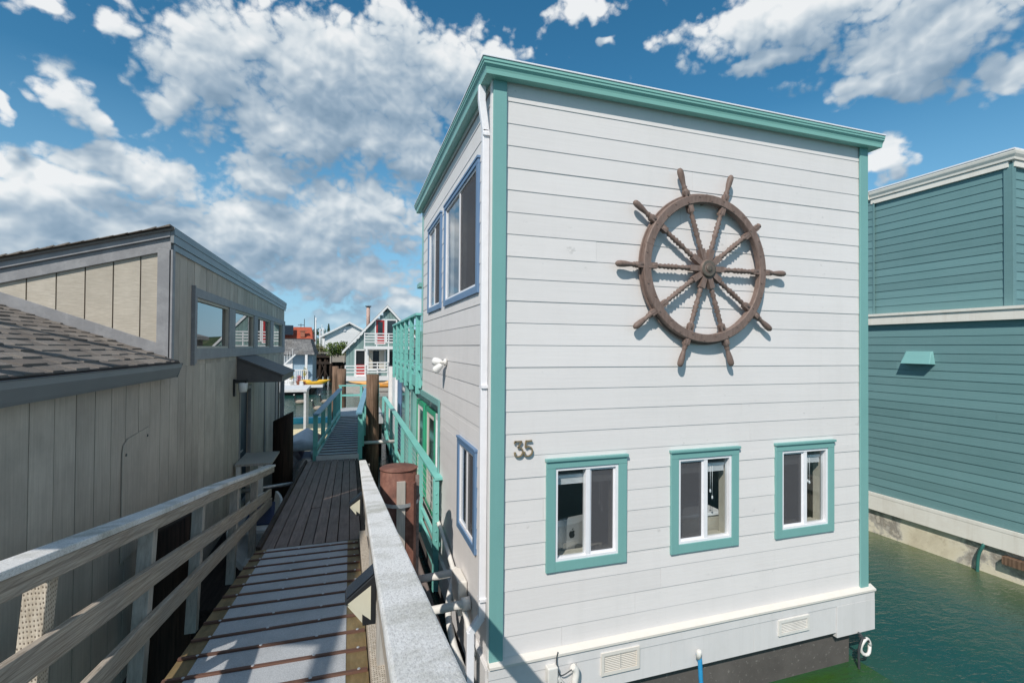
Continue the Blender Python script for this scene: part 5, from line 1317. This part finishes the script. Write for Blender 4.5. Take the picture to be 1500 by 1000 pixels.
mb.box(-3.45, -3.4, 75.1, 84, .5, 5.7); mb.box(3.15, 3.2, 75.1, 84, .5, 5.7)
mb.build('wall', M['white_far'], WH)
mb = MB()
for sg in (-1, 1): mb.prism([(hx, 74.5, hz + .0), (hx + sg * 3.9, 74.5, hz - 3.9 * sw), (hx + sg * 3.9, 74.5, hz - 3.9 * sw + .28), (hx, 74.5, hz + .28)], (0, 9.8, 0))
mb.build('roof', M['white_far'], WH)
mb = MB(); mb.box(-.95, -.65, 74.85, 74.96, 6.45, 6.75); mb.build('vent', M['vinyl'], WH)
# pier
PR = thing('pier', (-2.5, 60, WZ), 'dark timber pier with weathered plank railing between the cottage and chalet', 'pier')
mb = MB(); mb.box(-4.6, 1.0, 59.5, 68, 2.95, 3.25); mb.box(-4.6, 1, 59.6, 59.7, 2.2, 2.5); mb.build('deck', M['timber_dark'], PR)  # deck deepened out of sight to darken the space below
mb = MB()
for k in range(9): mb.box(-2.1, 1.0, 59.3, 59.36, 2.45 + k * .115, 2.55 + k * .115)
mb.box(-4.6, 1.0, 59.25, 59.4, 3.48, 3.56); mb.build('railing', M['post_wood'], PR)
for x in (-2.1, -.65, .9):
    mb = MB(); mb.box(x - .07, x + .07, 59.2, 59.29, 2.3, 3.5); mb.build('rail_post', M['post_wood'], PR)
for k in range(10):
    x = -4.4 + k * .58
    for y in (59.8, 61.6):
        mb = MB(); mb.tube([(x + rnd.uniform(-.05, .05), y, -1), (x, y, 2.95)], .17, 8); mb.build('pile', M['pile_dark'], PR)
mb = MB()
for k in range(5): mb.beam((-4.4 + k * 1.1, 59.75, .5), (-3.5 + k * 1.1, 59.75, 2.7), .08, .22, (0, 1, 0)); mb.beam((-3.4 + k * 1.1, 59.7, .6), (-4.3 + k * 1.1, 59.7, 2.6), .08, .22, (0, 1, 0))
mb.box(-4.5, .8, 60.2, 60.4, 1.6, 2.2); mb.box(-4.5, .8, 63.0, 63.2, .6, 2.9); mb.build('brace_and_shade_sheet', M['timber_dark'], PR)  # tall dark sheet behind the braces stands in for shade under the deck
MBT = thing('motorboat', (-3.3, 56, WZ), 'low pale grey boat with dark outboard moored under the pier', 'boat')
mb = MB(); boat_hull(mb, -3.15, 53.5, 3.8, 1.5, -.1, .75); mb.build('hull', plain('pale blue grey hull', (.42, .48, .55), .5), MBT)
mb = MB(); mb.lathe([(0, .1), (.3, .14), (.35, .26), (.7, .28), (.78, .15)], (-3.0, 53.3, .2), (0, 0, 1), 10); mb.build('outboard', M['black'], MBT)
tree('bush', -1.3, 57.0, 3.1, 1.9, 1.35, 'bright green leafy bush above the pier railing left of the chalet', 'bush', M['leaf'], 1500, .11)
tree('bush', -3.1, 63.5, 3.0, 1.9, 1.3, 'dull olive bush behind the left end of the pier', 'bush', leaf_mat('olive leaves', (.10, .11, .05), (.24, .22, .11)), 800, .11)

# sailboats of the far marina
sb = None
for i, (x, y, zt, yc) in enumerate(((-9.3, 110, 10.0, 1), (-7.4, 112, 10.9, 1), (-6.9, 108, 10.2, 0), (-5.6, 100, 7.6, 0), (-5.25, 104, 7.9, 0), (-4.75, 98, 6.6, 0), (-4.5, 102, 7.0, 0), (-4.15, 96, 6.5, 0), (-3.85, 99, 6.9, 0), (-6.2, 118, 9.2, 1), (-10.4, 115, 9.2, 1))):
    lab = ['slim mast rising above the left of the red roof', 'tallest dark mast above the red roof', 'tall mast just right of the tallest dark one', 'white mast standing right of the red roof edge', 'second white mast right of the red roof edge',
           'white mast midway between red roof and white gable', 'fourth white mast from the red roof edge', 'short white mast nearest but one to the white gable', 'white mast nearest to the white gable end', 'thin mast right above the corner of the red roof', 'leftmost mast over the red roof, beside the grey cabin'][i]
    o = thing('sailboat', (x, y, WZ), lab, 'sailboat', 'sailboats in the far marina')
    mb = MB(); boat_hull(mb, x, y, 6, 2.0, 0, 1.1); mb.build('hull', M['white_far'], o)
    mb = MB(); rr = .10 if yc else .19
    mb.tube([(x, y + 2.5, .9), (x, y + 2.5, zt)], [rr, rr * .7], 6); mb.beam((x - .5, y + 2.5, zt * .72), (x + .5, y + 2.5, zt * .72), .04, .04, (0, 1, 0))
    if i == 10: mb.beam((x - .6, y + 2.5, zt - .3), (x + .6, y + 2.5, zt - .3), .1, .5, (0, 1, 0))
    mb.build('mast', M['rubber'] if i in (0, 1, 10) else M['mast'], o)
    mb = MB(); mb.tube([(x, y + 2.5, zt), (x + .1, y + .3, 1.1)], .015, 4); mb.tube([(x, y + 2.5, zt), (x, y + 5.9, 1.3)], .015, 4); mb.build('stay', M['rubber'], o)

# geese
def goose(c, ang, lab):
    dx, dy = math.cos(ang), math.sin(ang); c = Vector(c)
    q = lambda a, h: c + Vector((dx * a, dy * a, h))
    path = [q(-.50, .20), q(-.42, .20), (q(-.25, .17)), q(-.05, .15), q(.15, .16), q(.26, .21), q(.31, .32), q(.33, .48), q(.34, .60), q(.37, .66), q(.43, .66), q(.50, .64), q(.54, .63)]
    rad = [.02, .07, .14, .17, .155, .11, .06, .042, .04, .052, .05, .028, .01]
    mids = [2, 0, 0, 0, 0, 1, 1, 1, 1, 2, 1, 1]
    mb = MB(); mb.tube(path, rad, 10, mids=mids)
    tag(mb.build('goose', [M['goose_body'], M['goose_black'], M['goose_white']]), lab, 'goose', 'geese on the water')
goose((-1.95, 34.6, WZ - .03), 3.0, 'nearest swimming goose with black neck just left of the gangway rail')
goose((-1.70, 38.6, WZ - .03), 3.3, 'farther swimming goose with black neck, to the right of the nearest one')
goose((-3.45, 38.8, WZ - .03), 2.9, 'leftmost swimming goose, seen beside the white canopy posts')

# houseboats farther along the dock, seen in the clerestory windows
for (x, y, w_, d_, h_, wm, rm, lab) in ((7.5, 30, 5, 7, 4.6, 'brown', 'grey', 'brown boarded houseboat with white deck rail behind the white houseboat'), (14, 44, 6, 8, 5.5, 'white_far', 'grey', 'white flat-roofed houseboat far behind the white houseboat')):
    o = thing('houseboat', (x, y + d_ / 2, WZ), lab, 'houseboat')
    P = Pfar(y)
    mw = paint('brown board wall', (.16, .09, .06), 'Z') if wm == 'brown' else M['white_far']
    mb = MB(); sheet(mb, P, x - w_ / 2, x + w_ / 2, .8, h_, -.2, 0, [(x - 1.4, x - .3, 1.6, 3), (x + .3, x + 1.4, 1.6, 3)]); mb.box(x - w_ / 2, x - w_ / 2 + .1, y + .2, y + d_, .8, h_); mb.box(x + w_ / 2 - .1, x + w_ / 2, y + .2, y + d_, .8, h_); mb.box(x - w_ / 2, x + w_ / 2, y + d_, y + d_ + .1, .8, h_); mb.build('wall', mw, o)
    for a in (x - 1.4, x + .3):
        mb = MB(); frame(mb, P, a, a + 1.1, 1.6, 3, .08, -.05, .04); f_ = mb.build('window', M['white_far'], o)
        mb = MB(); mb.mbox(P, a + .08, a + 1.02, 1.68, 2.92, -.06, -.03); mb.build('pane', M['dark_win'], f_)
    mb = MB(); mb.prism([(x - w_ / 2 - .3, y - .4, h_), (x + w_ / 2 + .3, y - .4, h_), (x + w_ / 2 + .3, y - .4, h_ + .2), (x, y - .4, h_ + 1.0), (x - w_ / 2 - .3, y - .4, h_ + .2)], (0, d_ + .8, 0)); mb.build('roof', M['roof_grey'], o)
    prail('deck_railing', o, x - w_ / 2 - 1.2, x + w_ / 2, y - 1.6, .8, 1.9, 8, 3, M['white_far'])
    mb = MB(); mb.box(x - w_ / 2 - 1.3, x + w_ / 2 + .2, y - 1.7, y + d_, -.4, .79); mb.build('float', M['hull_dark'], o)
